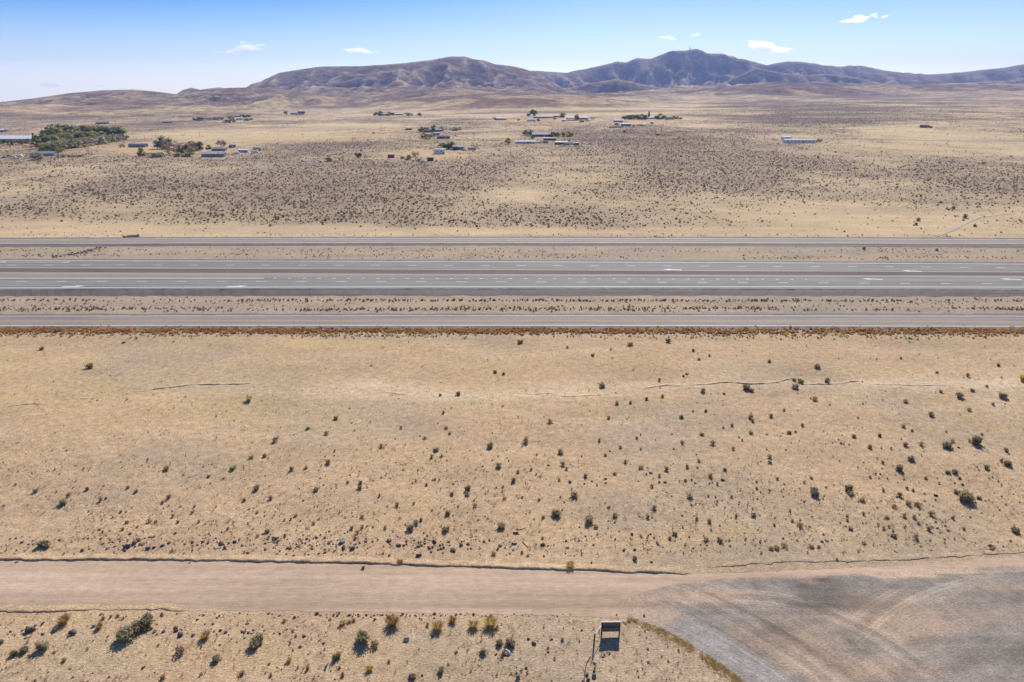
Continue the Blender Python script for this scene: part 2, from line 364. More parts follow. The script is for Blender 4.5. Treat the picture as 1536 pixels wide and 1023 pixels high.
def land_colour(x, y, z, curv=None):
    px, py = proj(x, y, z)
    g = fbm(x / 26, y / 18, 3, 4); g2 = fbm(x / 7, y / 5, 8, 3)
    m = sst(.46, .68, g)[:, None]; c = A_SAND * (1 - m) + A_GREY * m
    yl = np.clip(blob(px, py, [(330,610,170,40,.55),(60,580,170,50,.35),(500,515,90,8,.7),(700,540,90,22,.6),(800,590,120,14,.6),(250,520,250,25,.25),(60,980,140,30,.35),(440,1000,120,25,.35),(1080,800,150,20,.35),(900,550,150,20,.3),(1250,560,120,12,.3),(1100,852,120,6,.5),(600,760,140,20,.2)]) * .95 + (g2 - .5) * .8, 0, 1)[:, None]
    c = c * (1 - yl) + A_YEL * yl
    pl = np.clip(blob(px, py, [(560,578,70,9,.6),(700,595,120,9,.6),(840,590,90,7,.6),(1020,578,200,6,.6),(1380,575,150,9,.7),(1500,590,40,30,.45),(470,590,120,8,.3),(300,577,70,5,.4),(1400,502,200,3,.5),(750,503,600,2.5,.3)]) * (.6 + .8 * g2), 0, 1)[:, None]
    c = c * (1 - pl) + A_PALE * pl
    gr = np.clip(blob(px, py, [(180,530,70,14,.5),(1060,640,90,25,.3),(430,690,120,25,.3),(1470,800,100,50,.35),(1380,520,120,14,.45),(280,830,150,12,.4),(170,820,40,8,.3),(560,940,500,6,.2),(1230,665,90,20,.3),(130,950,110,14,.25)]) + (g - .5) * .3, 0, 1)[:, None]
    c = c * (1 - gr) + A_GREY * .93 * gr
    # verges
    v = (((py > 366) & (py < 392)) | ((py > 443) & (py < 471)))
    vv = (sst(150, 160, y) * (1 - sst(268, 276, y)))[:, None]
    c = c * (1 - vv) + (A_PINK * (.92 + .2 * (g2[:, None] - .5)) * (1 - .35 * sst(.45, .7, fbm(x / 40, y / 4, 12, 3))[:, None]) + A_SAND * .35 * sst(.45, .7, fbm(x / 40, y / 4, 12, 3))[:, None]) * vv
    # far plain
    f = sst(262, 285, y)[:, None]
    d = density(x, y, z)[:, None]
    k = sst(600, 1500, y)[:, None]                       # farther off the ground between shrubs reads together with them
    dd = np.clip(d * (.68 + .30 * k) + (fbm(x / 60, y / 25, 46, 4)[:, None] - .5) * (.62 + .15 * k) + .05 + (fbm(x / 380, y / 130, 47, 4)[:, None] - .5) * 1.5 * k, 0, 1)
    band = fbm(x / 300, y / 60, 44, 4)
    st = A_STRAW * (1 + .10 * k) * (1 - .12 * (band[:, None] - .5)) 
    fc = st * (1 - dd) + A_SCRUB * dd
    og = np.clip(blob(px, py, [(650,232,40,4,.9),(240,228,60,7,.7),(130,222,60,6,.5),(820,182,70,4,.6),(560,200,60,6,.3),(440,208,100,5,.35),(30,222,40,4,.5),(860,268,60,4,.2),(1000,205,60,3,.15)]), 0, 1)[:, None]
    fc = fc * (1 - og) + A_ORG * og
    c = c * (1 - f) + fc * f
    # hills
    hb = z - base(x, y)
    hm = sst(2, 16, hb) * sst(1900, 2200, y)
    n = fbm(x / 240, y / 420, 52, 5); n2 = fbm(x / 70, y / 120, 57, 4)
    low = 1 - sst(6, 80, hb)
    sfac = np.clip(sst(.52, .64, n + .09 * low - .03 + .12 * (n2 - .5)) , 0, 1) * (.25 + .75 * low)
    left = 1 - sst(-.62, -.30, x / np.maximum(y, 1))
    sfac = np.clip(sfac + .35 * left * sst(.42, .6, n2), 0, 1)[:, None]
    hc = A_ROCK * 1.15 * (1 - sfac) + A_HSTRAW * sfac
    if curv is not None:      # pale rock and grass on the spines; gully shading painted in for relief
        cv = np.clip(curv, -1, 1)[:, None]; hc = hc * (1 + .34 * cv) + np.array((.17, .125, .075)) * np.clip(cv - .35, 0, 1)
    out = c * (1 - hm[:, None]) + hc * hm[:, None]
    return np.column_stack([out, sst(500, 1100, y) * (.25 + .75 * d[:, 0])])

# ------------------------------------------------------------------ ground and hills
def build_land():
    nc = 1000
    # rows: even near, geometric far
    ys = [22.0]
    while ys[-1] < 10200:
        y = ys[-1]
        st = .55 if y < 165 else (y * .0038 if y > 280 else 1.1)
        if y > 7600: st = y * .006
        ys.append(y + st)
    ys = np.array(ys); nr = len(ys)
    s = np.linspace(-.9, .9, nc)
    Y = np.repeat(ys[:, None], nc, 1); X = s[None, :] * (Y + 55)
    x = X.ravel(); y = Y.ravel()
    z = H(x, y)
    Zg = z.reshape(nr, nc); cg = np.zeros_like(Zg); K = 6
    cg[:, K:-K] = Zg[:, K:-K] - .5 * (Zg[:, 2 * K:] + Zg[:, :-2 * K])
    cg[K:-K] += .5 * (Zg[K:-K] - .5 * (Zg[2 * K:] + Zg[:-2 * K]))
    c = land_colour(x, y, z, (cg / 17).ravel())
    # fine lumps in the fields only (they stay well under the road sheets)
    pxl, pyl = proj(x, y, z)
    lotm = 1 - sst(-14, 0, pxl - np.interp(pyl, [925,943,973,1006,1090,1420], [938,990,1045,1092,1190,1420]))
    lump = (fbm(x / .9, y / .9, 91, 2) - .5) * .09 * np.where(y < 200, 1, 0) * np.maximum(field_mask(x, y), (1 - sst(56, 59, y)) * lotm)
    zz = z + lump
    V = np.stack([x, y, zz], 1)
    i = (np.arange(nr - 1)[:, None] * nc + np.arange(nc - 1)[None, :]).ravel()
    F = np.stack([i, i + 1, i + nc + 1, i + nc], 1)
    hb = (z - base(x, y)) > 6
    hill = hb[F].all(1) & (y[F[:, 0]] > 1900)
    for nm, sel, mat in (('ground', ~hill, M['earth']), ('hills', hill, M['hills'])):
        f = F[sel]; used = np.unique(f); re = np.full(len(V), -1); re[used] = np.arange(len(used))
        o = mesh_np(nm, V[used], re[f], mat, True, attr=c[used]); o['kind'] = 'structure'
    return
build_land()
# ground behind and below the camera, a plain flat skirt
yy, xx = np.meshgrid(np.linspace(-160, 22, 60), np.linspace(-150, 150, 90), indexing='ij')
x = xx.ravel(); y = yy.ravel()
i = (np.arange(59)[:, None] * 90 + np.arange(89)[None, :]).ravel()
o = mesh_np('ground', np.stack([x, y, np.zeros_like(x)], 1), np.stack([i, i + 1, i + 91, i + 90], 1), M['earth'], True,
            attr=np.column_stack([np.repeat(A_SAND[None, :], len(x), 0), np.zeros(len(x))])); o['kind'] = 'structure'

# ------------------------------------------------------------------ sheets that follow lines surveyed in the photo
def quad3(l, m, r):
    def f(px): 
        t = px / 768.0 - 1
        return m + (r - l) / 2 * t + ((r + l) / 2 - m) * t * t
    return f
PXS = np.linspace(-760, 2296, 110)
def line_world(l, m, r, z, pxs=PXS):
    f = quad3(l, m, r); out = []
    for px in pxs:
        q = f(min(max(px, -60), 1600)) 
        out.append(plane(px, q, z))
    return np.array(out)
def strip(name, a, b, za, zb, mat, kind='structure', nsub=1, jag=0.0, pxs=PXS, seed=0, colf=None):
    A = line_world(*a, za, pxs); B = line_world(*b, zb, pxs); n = len(A)
    V = []
    for k in range(nsub + 1):
        t = k / nsub; p = A * (1 - t) + B * t; z = np.full(n, za * (1 - t) + zb * t)
        if jag and k in (0, nsub): p = p + np.stack([np.zeros(n), (fbm(p[:, 0] / 3, p[:, 0] * 0, seed + k, 3) - .5) * jag * 2], 1)
        V.append(np.column_stack([p, z]))
    V = np.concatenate(V); F = []
    for k in range(nsub):
        for i in range(n - 1): F.append((k * n + i, k * n + i + 1, (k + 1) * n + i + 1, (k + 1) * n + i))
    return mesh_np(name, V, F, mat, False)
FINE = np.linspace(-760, 2296, 900)
def st(o, label=None): o['kind'] = 'structure'; return o
HZ = .85; GZ = .35
# far frontage road
st(strip('road_shoulder', (370.6,368.2,372), (366.3,364.8,366.4), .03, GZ, M['shoulder'], jag=.8, pxs=FINE, seed=1))
st(strip('frontage_road', (366.3,364.8,366.4), (358.2,356.6,358.6), GZ, GZ, M['asphalt_old'], nsub=2))
st(strip('road_shoulder', (358.2,356.6,358.6), (356.4,354.9,356.8), GZ, .0, M['shoulder'], jag=.8, pxs=FINE, seed=2))
# westbound carriageway, median, eastbound carriageway
st(strip('road_shoulder', (390,391.6,395.2), (388.2,389.6,393.2), HZ, .0, M['lot'] and M['shoulder'], jag=.5, pxs=FINE, seed=3))
st(strip('highway', (402.2,405.4,409.0), (390,391.6,395.2), HZ, HZ, M['asphalt'], nsub=3))
st(strip('median', (408.0,411.0,413.6), (402.2,405.4,409.0), HZ - .45, HZ, M['shoulder']))
st(strip('median', (411.6,412.2,415.2), (408.0,411.0,413.6), HZ, HZ - .45, M['asphalt_old']))
st(strip('highway', (434.6,432.8,434.8), (411.6,412.2,415.2), HZ, HZ, M['asphalt'], nsub=3))
st(strip('road_shoulder', (444,443.4,444.6), (434.6,432.8,434.8), .03, HZ, M['shoulder'], jag=1.0, pxs=FINE, seed=4))
# near frontage road
st(strip('road_shoulder', (473.4,472.6,472.9), (470.8,470,470), GZ, .02, M['shoulder'], jag=.5, pxs=FINE, seed=5))
st(strip('frontage_road', (490,489.6,491), (473.4,472.6,472.9), GZ, GZ, M['asphalt_old'], nsub=2))
st(strip('road_shoulder', (494.8,494.6,495.8), (490,489.6,491), .02, GZ, M['track'] and M['asphalt_old'], jag=.4, pxs=FINE, seed=6))
def paint(l, m, r, z, w, mat, x0=None, x1=None, dash=None, name='lane_marking'):
    C = line_world(l, m, r, z)
    xa = C[0, 0] if x0 is None else x0; xb = C[-1, 0] if x1 is None else x1
    V = []; F = []
    def seg(a, b):
        n = max(2, int((b - a) / 12) + 1); xs = np.linspace(a, b, n); ysx = np.interp(xs, C[:, 0], C[:, 1]); k = len(V)
        for X, Y in zip(xs, ysx): V.extend([(X, Y - w / 2, z + .015), (X, Y + w / 2, z + .015)])
        for i in range(n - 1): F.append((k + 2 * i, k + 2 * i + 2, k + 2 * i + 3, k + 2 * i + 1))
    if dash:
        a = xa
        while a < xb: seg(a, min(a + dash[0], xb)); a += dash[0] + dash[1]
    else: seg(xa, xb)
    return st(mesh_np(name, V, F, mat))
W = M['white_line']; Yl = M['yellow_line']
def wx(px, py, z): return plane(px, py, z)[0]
paint(365,363.9,365.4, GZ, .30, W); paint(361.6,360.7,362.9, GZ, .30, Yl); paint(359.2,357.6,359.6, GZ, .30, W)
paint(401.2,404.4,408, HZ, .26, Yl); paint(391,392.7,396.3, HZ, .36, W)
paint(397.8,398.3,401.6, HZ, .28, W, x0=-230, dash=(3.05, 9.14))
paint(393.4,394.6,397, HZ, .24, W, x1=wx(99, 393.4, HZ))
paint(431.8,430.2,430.8, HZ, .42, W); paint(412.6,413.0,416.1, HZ, .26, Yl)
paint(422,422.8,425.8, HZ, .28, W, x0=-212, dash=(3.05, 9.14))
paint(417.2,417.9,420.4, HZ, .55, W, x1=wx(396, 417.6, HZ))
paint(417.2,417.9,420.4, HZ, .36, W, x0=wx(410, 417.6, HZ), x1=wx(1212, 420, HZ), dash=(.92, 3.65))
paint(488.4,488.0,489.6, GZ, .28, W); paint(481.2,480.8,482.4, GZ, .14, Yl); paint(481.9,481.5,483.1, GZ, .12, Yl); paint(474.3,473.5,474.5, GZ, .18, W)
def arrow(px, py, L, sgn, tilt):
    X, Y = plane(px, py, HZ); z = HZ + .018; h = L / 2
    sh = [(-h, -.34), (h * .25, -.34), (h * .1, -.85), (h, 0), (h * .1, .85), (h * .25, .34), (-h, .34)]
    ca, sa = math.cos(tilt), math.sin(tilt)
    V = [(X + (a * sgn) * ca - b * sa, Y + (a * sgn) * sa + b * ca, z) for a, b in sh]
    st(mesh_np('lane_arrow', V, [tuple(range(7)) if sgn > 0 else tuple(range(7))[::-1]], W))
for px, py, s_, t_ in ((110.5,429.6,1,.20),(355.5,429.6,1,.20),(1367,406.6,-1,-.16),(1008,404.4,-1,-.14),(1308,418.6,-1,-.16),(1516,418.9,-1,-.16)): arrow(px, py, 6.2, s_, t_)
for px in (4, 100): arrow(px, 393.2, 2.0, 1, .5)

# ------------------------------------------------------------------ dirt road, gravel lot
def loft(name, A, B, nu, nv, z, mat, colf, jag=.0, seed=0):
    def res(Pn, n):
        Pn = np.array(Pn, float); d = np.r_[0, np.cumsum(np.hypot(*np.diff(Pn, axis=0).T))]; t = np.linspace(0, d[-1], n)
        return np.stack([np.interp(t, d, Pn[:, 0]), np.interp(t, d, Pn[:, 1])], 1)
    A = res(A, nu); B = res(B, nu)
    if jag:
        for Q, s_ in ((A, 0), (B, 9)):
            Q[:, 1] += (fbm(Q[:, 0] / 2.2, Q[:, 0] * 0, seed + s_, 4) - .5) * jag * 2
    t = np.linspace(0, 1, nv)[None, :, None]; G = A[:, None, :] * (1 - t) + B[:, None, :] * t
    x = G[..., 0].ravel(); y = G[..., 1].ravel()
    i = (np.arange(nu - 1)[:, None] * nv + np.arange(nv - 1)[None, :]).ravel()
    V = np.stack([x, y, np.full(len(x), z)], 1)
    return st(mesh_np(name, V, np.stack([i, i + nv, i + nv + 1, i + 1], 1), mat, True, attr=colf(x, y)))
A_ROAD = np.array((.485, .345, .238)); A_LOT = np.array((.270, .232, .194)); A_TRK = np.array((.345, .316, .285))
def greyness(x, y):
    px, py = proj(x, y, 0 * x)
    w = fbm(x / 5 + .3 * y / 5, y / 4, 71, 4)
    g = sst(930, 1150, px + 140 * (w - .5) + (py - 900) * .35) * (1 - .9 * (1 - sst(0, 14, py - np.interp(px, [1000,1180,1340,1480,1700], [866,864,858,850,838]) + 18 * (w - .5))))
    g = g * sst(862, 878, py + (w - .5) * 14 - np.clip((px - 1000) / 600, 0, 1) * -10 + (px > 1350) * -0)
    return g, px, py, w
def col_road(x, y):
    g, px, py, w = greyness(x, y)
    s1 = fbm(x / 26, y / .55, 72, 3); s2 = fbm(x / 60, y / 1.5, 73, 2)
    lane = blob(px * 0, py + np.clip(px - 900, 0, 900) * .03, [(0, 865, 1, 3.5, .09), (0, 880, 1, 4, .08), (0, 893, 1, 3.5, -.06), (0, 909, 1, 6, -.14)])
    c = A_ROAD[None, :] * (1 + .24 * (s1 - .5) + .22 * (s2 - .5) + lane * 1.2)[:, None]
    k = (.75 * g)[:, None]
    low = (np.clip((py - 897) / 18, 0, 1) * .35 * sst(.35, .6, w))[:, None]
    c = c * (1 - low) + A_GREY * .86 * low
    return c * (1 - k) + A_LOT * k
def col_lot(x, y):
    g, px, py, w = greyness(x, y)
    # tyre-combed arcs that bend from the road into the side track
    ax, ay = plane(1000, 1330, 0)
    r = np.hypot(x - ax, (y - ay)); arc = fbm(r / .45, np.arctan2(y - ay, x - ax) * 3, 75, 3)
    s2 = fbm((x + y * .5) / 9, (y - .5 * x) / 2.2, 76, 4); s3 = fbm(x / 12, y / .6, 78, 3)
    c = np.repeat(A_LOT[None, :], len(x), 0) * (1 + .1 * (arc - .5) + .7 * (s2 - .5) + .35 * (s3 - .5))[:, None]
    tan = np.clip(1.5 * blob(px, py, [(1180,960,70,24,.5),(1360,945,60,20,.75),(1300,925,120,18,.45),(1060,895,70,12,.8),(1250,1000,90,24,.5),(1340,900,80,10,.4),(1460,925,90,20,.3),(1210,975,40,30,.4),(1500,880,60,10,.4),(1330,1005,120,14,.35)]) * (.3 + 1.3 * s2) , 0, .8)[:, None]
    c = c * (1 - tan) + A_ROAD * .92 * tan
    dk = np.clip(blob(px, py, [(1228,885,28,22,1.0),(1275,905,50,12,.8),(1000,873,60,4,.4),(1420,960,60,10,.25),(1500,975,60,14,.22),(1200,872,30,6,.3),(1120,950,60,20,.1)]) * (.5 + s2), 0, .5)[:, None]
    c = c * (1 - dk * .7)
    # blue-grey side track sweeping down to the bottom edge
    bx = 1000 + (py - 928) * 1.32 + 0.0020 * (py - 928) ** 2
    t = np.exp(-((px - bx - 20) / (26 + (py - 928) * .12).clip(8)) ** 2) * sst(918, 945, py)
    t = t[:, None] * .8
    c = c * (1 - t) + A_TRK * (1 + .25 * (arc - .5))[:, None] * t
    t2 = (np.exp(-((px - bx - 78 - (py - 928) * .12) / 16) ** 2) * sst(925, 950, py) * .45)[:, None]
    c = c * (1 - t2) + A_ROAD * .95 * t2
    t3 = (np.exp(-((px - bx - 135 - (py - 928) * .3) / 22) ** 2) * sst(925, 950, py) * .35)[:, None]
    c = c * (1 - t3 * .45)
    rr = np.hypot(x - ARC_C[0], y - ARC_C[1]); q0 = plane(1050, 968); r0 = math.hypot(q0[0] - ARC_C[0], q0[1] - ARC_C[1])
    o_ = rr - r0 + .5 * (fbm(x / 9, y / 9, 80, 2) - .5)
    for off, wd, am in ((.9,.22,.22),(2.5,.25,.25),(3.6,.18,-.16),(5.2,.3,.30),(6.9,.3,.28),(8.0,.35,-.25),(9.6,.25,.15),(11.4,.25,.14),(12.6,.5,-.18),(15.5,.3,.12),(17.2,.3,.12)):
        c = c * (1 + .6 * am * np.exp(-((o_ - off) / wd) ** 2) * (.5 + w))[:, None]
    for P3, offs in (((( 1290,965),(1390,893),(1500,863)), (0,.45,1.9,2.35)), (((1100,905),(1230,925),(1380,1010)), (0,.4,1.8,2.2))):
        cc = circ([plane(*p) for p in P3]); qa = plane(*P3[0]); ra = math.hypot(qa[0] - cc[0], qa[1] - cc[1]); ro = np.hypot(x - cc[0], y - cc[1]) - ra + .3 * (w - .5)
        msk = sst(P3[0][0] - 40, P3[0][0] + 30, px) * (1 - sst(P3[2][0] - 30, P3[2][0] + 40, px)) * sst(.35, .55, w + .1)
        for of in offs: c = c * (1 + .28 * np.exp(-((ro - of) / .13) ** 2) * msk)[:, None]
        c = c * (1 - .16 * np.exp(-((ro - 1.15) / .5) ** 2) * msk)[:, None]
    aw = .35 + .65 * np.exp(-np.clip((px - bx - 60) / 190, 0, 9) ** 2)
    k = 1 - sst(905, 1040, px + 60 * (w - .5)) * (.25 + .75 * sst(.38, .5, w + sst(950, 1100, px) * .5))
    top = np.interp(px, [905,960,1100,1180,1260,1340,1420,1480,1536,1700], [870,868,866,864,863,858,852,850,848,838])
    k = np.maximum(k, 1 - sst(1, 16, py - top + (w - .5) * 26 + 16 * (fbm(x / 14, y / .5, 79, 2) - .5)))[:, None]
    return np.column_stack([c * (1 - k) + col_road(x, y) * k, aw * (1 - k[:, 0] * .7)])
def pw(pts, z=0.0): return [plane(a, b, z) for a, b in pts]
ROAD_TOP = [(-700,838),(-200,838),(0,841.5),(150,840.5),(300,842),(420,844),(560,847),(700,850.5),(820,854.5),(940,859),(1030,862),(1120,859),(1200,856),(1300,851),(1400,844),(1480,838),(1536,834),(1800,816),(2300,790)]
ROAD_BOT = [(-700,924),(-200,921),(0,918),(200,915),(420,916.5),(600,919),(760,922),(900,927),(1000,930),(1150,930),(1300,930),(1536,930),(1900,925),(2300,915)]
loft('dirt_road', pw(ROAD_BOT), pw(ROAD_TOP), 1500, 60, .012, M['track'], col_road, jag=.22, seed=300)
LOT_L = [(922,906),(934,916),(944,925),(962,933),(990,943),(1020,958),(1045,973),(1070,990),(1092,1006),(1112,1024),(1170,1075),(1240,1150),(1340,1290),(1420,1420)]
LOT_T = [(924,905),(960,889),(1000,879),(1050,871),(1100,867),(1180,864),(1260,863),(1340,858),(1420,852),(1480,850),(1536,848),(1700,838),(1950,830),(2300,820)]
loft('gravel_lot', pw(LOT_L), pw(LOT_T), 900, 420, .020, M['lot'], col_lot, jag=.10, seed=320)

# low banks: a gentle lift away from the viewer side and a broken drop facing the road
def bank(name, pts, h, seed, lift=1.6, z0=0.0, n=None):
    Pn = np.array([P(a, b)[:2] for a, b in pts]); d = np.r_[0, np.cumsum(np.hypot(*np.diff(Pn, axis=0).T))]
    n = n or int(d[-1] / .18); t = np.linspace(0, d[-1], n)
    x = np.interp(t, d, Pn[:, 0]); y = np.interp(t, d, Pn[:, 1]) + (fbm(t / 1.1, t * 0, seed, 4) - .5) * .5
    hh = h * ((.5 + 1.0 * fbm(t / 2.0, t * 0, seed + 3, 4)) if name == 'soil_bank' and seed == 401 else (.35 + 1.3 * sst(.25, .7, fbm(t / 1.8, t * 0, seed + 3, 4)))) * np.minimum(1, np.minimum(t, d[-1] - t) / 3)
    rows = [(0.05, 0, -.06), (0.02, .5, -.0), (.10, 1.0, 0), (.35, .92, 0), (.8, .55, 0), (lift, .0, -.06)]
    V = []
    for dy, fh, dz in rows:
        yy_ = y + dy; V.append(np.stack([x, yy_, H(x, yy_) + hh * fh + dz], 1))
    V = np.concatenate(V); F = [(k * n + i, k * n + i + 1, (k + 1) * n + i + 1, (k + 1) * n + i) for k in range(5) for i in range(n - 1)]
    o = mesh_np(name, V, F, M['earth'], True, attr=land_colour(V[:, 0], V[:, 1], V[:, 2]))
    return st(o)
bank('soil_bank', [(-250,836),(0,841),(150,840),(300,841.5),(420,843.5),(560,846.5),(700,850.5),(820,854.5),(940,859),(1040,862)], .17, 401)
bank('soil_bank', [(1060,852),(1150,846),(1190,843),(1240,843),(1290,843),(1350,840),(1420,836),(1480,833),(1560,828)], .045, 402)
bank('soil_bank', [(-60,920),(60,918),(130,916),(200,915.5),(300,916)], .07, 403)
for k, (pts, h) in enumerate([([(5,611),(30,608),(62,605.5)], .28), ([(205,588),(235,584),(262,581),(285,577.5),(310,577.5),(345,577),(378,576)], .30),
      ([(572,588),(590,590.5),(612,593)], .2), ([(790,592),(815,591.5),(832,589)], .22), ([(838,594),(858,595.5),(880,594),(902,592.5)], .3),
      ([(960,584),(985,580.5),(1000,578.5),(1030,577.5)], .22), ([(1002,580),(1030,578.5)], .2), ([(1036,578),(1060,577),(1090,574),(1130,577),(1165,574),(1190,568),(1205,569)], .3),
      ([(1205,577),(1240,577),(1265,575),(1285,572.5),(1298,571.5)], .3), ([(1310,577),(1360,578),(1420,579)], .12), ([(95,600),(125,598.5),(145,598)], .12)]):
    bank('wash_bank', pts, h * .34, 410 + k, lift=1.2)

# far tracks and drives over the plain
def track(name, pts, w, col, lift=.18, wj=.2):
    Pw = np.array([P(a, b)[:2] for a, b in pts]); d = np.r_[0, np.cumsum(np.hypot(*np.diff(Pw, axis=0).T))]
    n = int(d[-1] / 3) + 2; t = np.linspace(0, d[-1], n); x = np.interp(t, d, Pw[:, 0]); y = np.interp(t, d, Pw[:, 1])
    tx = np.gradient(x); ty = np.gradient(y); L = np.hypot(tx, ty); nx = -ty / L; ny = tx / L
    V = []; K = 5
    ws = w * (1 + wj * (fbm(t / 15, t * 0, 5, 3) - .5))
    for k in range(K):
        o_ = (k / (K - 1) - .5); X = x + nx * ws * o_; Y = y + ny * ws * o_
        V.append(np.stack([X, Y, H(X, Y) + lift * (1 - abs(o_) * .8)], 1))
    V = np.concatenate(V); F = [(k * n + i, (k + 1) * n + i, (k + 1) * n + i + 1, k * n + i + 1) for k in range(K - 1) for i in range(n - 1)]
    F = [f[::-1] for f in F]
    c = np.repeat(np.array(col)[None, :], len(V), 0) * (.92 + .2 * fbm(V[:, 0] / 9, V[:, 1] / 9, 6, 3))[:, None]
    return st(mesh_np(name, V, F, M['track'], True, attr=c))
TG = (.30, .255, .225); TP = (.50, .39, .27)
track('dirt_track', [(-40,306),(0,303.5),(50,296),(110,290),(180,284),(250,275),(320,263),(380,257),(430,248),(480,242)], 5, TG)
track('dirt_track', [(120,229),(160,231),(210,235.5),(260,238),(330,239.5),(400,240.5),(470,241),(500,238)], 8, TG)
track('dirt_track', [(480,241),(540,238),(600,238),(650,231)], 7, TP)
track('dirt_track', [(258,237),(300,230),(330,224)], 7, TG)
track('dirt_track', [(1536,247),(1480,244),(1410,240),(1370,240)], 8, TG)
track('dirt_track', [(1404,354),(1425,346),(1450,333),(1470,325),(1520,320)], 2.5, TP)
track('dirt_track', [(830,196),(860,190),(890,186),(910,182),(950,178)], 10, TG)
track('dirt_track', [(620,226),(680,228),(720,226)], 9, TP)
track('dirt_track', [(1165,210),(1200,213),(1250,212)], 8, TP)
track('dirt_track', [(0,272),(60,264),(120,262)], 5, TP)
track('dirt_track', [(1270,208),(1400,211),(1536,212)], 6, TG)
track('dirt_track', [(760,216),(820,218),(880,218)], 8, TP)
track('dirt_track', [(560,200),(620,197),(680,199)], 8, TG)
# ------------------------------------------------------------------ plant and stone prototypes (unit width)
def quads(C, size, rng, up=.35, asp=1.5):
    n = len(C); d = rng.normal(size=(n, 3)); d /= np.linalg.norm(d, axis=1)[:, None]; d[:, 2] = d[:, 2] * (1 - up) + up * np.abs(rng.normal(size=n)) 
    d /= np.linalg.norm(d, axis=1)[:, None]
    r = rng.normal(size=(n, 3)); w = np.cross(d, r); w /= np.linalg.norm(w, axis=1)[:, None] + 1e-9
    s = (size * rng.uniform(.6, 1.4, n))[:, None]
    V = np.stack([C - d * s * asp / 2 - w * s * .3, C - d * s * asp / 2 + w * s * .3, C + d * s * asp / 2 + w * s * .5, C + d * s * asp / 2 - w * s * .5], 1).reshape(-1, 3)
    return V, np.arange(4 * n).reshape(n, 4)
def bush_proto(seed, n, ntip, size, h=.45, spread=.5, gs=.06, twig=True, stretch=1.0, fill=.3):
    """a low mound of leafy tufts that reaches the ground all round, with an uneven outline"""
    r = np.random.default_rng(seed)
    a = r.uniform(0, 2 * np.pi, ntip); q = np.sqrt(r.uniform(0, 1, ntip)) * spread * .86 * r.uniform(.8, 1.02, ntip)
    lob = r.uniform(0, 6.28, 3); q = q * (.80 + .16 * np.sin(a + lob[0]) + .14 * np.sin(2 * a + lob[1]) + .12 * np.sin(3 * a + lob[2]))
    prof = np.sqrt(np.clip(1 - (q / (spread * 1.02)) ** 2, .03, 1))
    tip = np.stack([np.cos(a) * q, np.sin(a) * q * stretch, h * prof * r.uniform(.62, 1.12, ntip)], 1)
    k = r.integers(0, ntip, n); t = r.uniform(0, 1, n)[:, None] ** .6
    base_ = tip * np.array([.72, .72, .0])
    C = base_[k] * (1 - t) + tip[k] * t + r.normal(size=(n, 3)) * gs * np.array([1, 1, .8]); C[:, 2] = np.abs(C[:, 2]) + size * .3
    V, F = quads(C, size, r, up=.5)
    if twig:
        B = []; G = []
        for i in range(ntip):
            p0 = np.array([tip[i, 0] * .2, tip[i, 1] * .2, 0]); p1 = tip[i] * np.array([1, 1, .95]); w = np.array([.010, .008, 0]); k0 = len(V) + len(B)
            B += [p0 - w, p0 + w, p1 + w * .4, p1 - w * .4]; G.append([k0, k0 + 1, k0 + 2, k0 + 3])
        V = np.concatenate([V, np.array(B)]); F = np.concatenate([F, np.array(G)])
    V[:, 2] = np.maximum(V[:, 2], -.01)
    return V, F
def tuft_proto(seed, n, h=.6, lean=.5, w=.03, root=.18):
    r = np.random.default_rng(seed); a = r.uniform(0, 2 * np.pi, n); q = np.sqrt(r.uniform(0, 1, n))
    b = np.stack([np.cos(a) * q * root, np.sin(a) * q * root, 0 * a], 1)
    l = h * r.uniform(.5, 1.1, n); ln = lean * q * r.uniform(.6, 1.3, n)
    t = b + np.stack([np.cos(a) * ln, np.sin(a) * ln, l], 1); m = (b + t) / 2; m[:, 2] += l * .12
    s = np.stack([-np.sin(a), np.cos(a), 0 * a], 1) * w; s2 = np.roll(s, 1, 1) * .8
    V = np.stack([b - s * .6, b + s * .6, m + s + s2 * .3, m - s - s2 * .3, m - s, m + s, t + s * .5, t - s * .5], 1).reshape(-1, 3)
    return V, np.arange(8 * n).reshape(2 * n, 4)
def ico(sub):
    import bmesh
    bm = bmesh.new(); bmesh.ops.create_icosphere(bm, subdivisions=sub, radius=.5)
    V = np.array([v.co[:] for v in bm.verts]); F = np.array([[v.index for v in f.verts] for f in bm.faces]); bm.free(); return V, F
def rock_proto(seed, sub=2, flat=.62):
    r = np.random.default_rng(seed); V, F = ico(sub)
    for _ in range(9):       # cut flat facets
        n = r.normal(size=3); n /= np.linalg.norm(n); d = r.uniform(.26, .42); q = V @ n; V = V - np.outer(np.clip(q - d, 0, None), n)
    V = V * np.array([1.15, .9, flat * r.uniform(.9, 1.3)]) + (r.normal(size=V.shape) * .012)
    V[:, 2] += .18; V[:, 2] = np.maximum(V[:, 2], -.06); return V, F
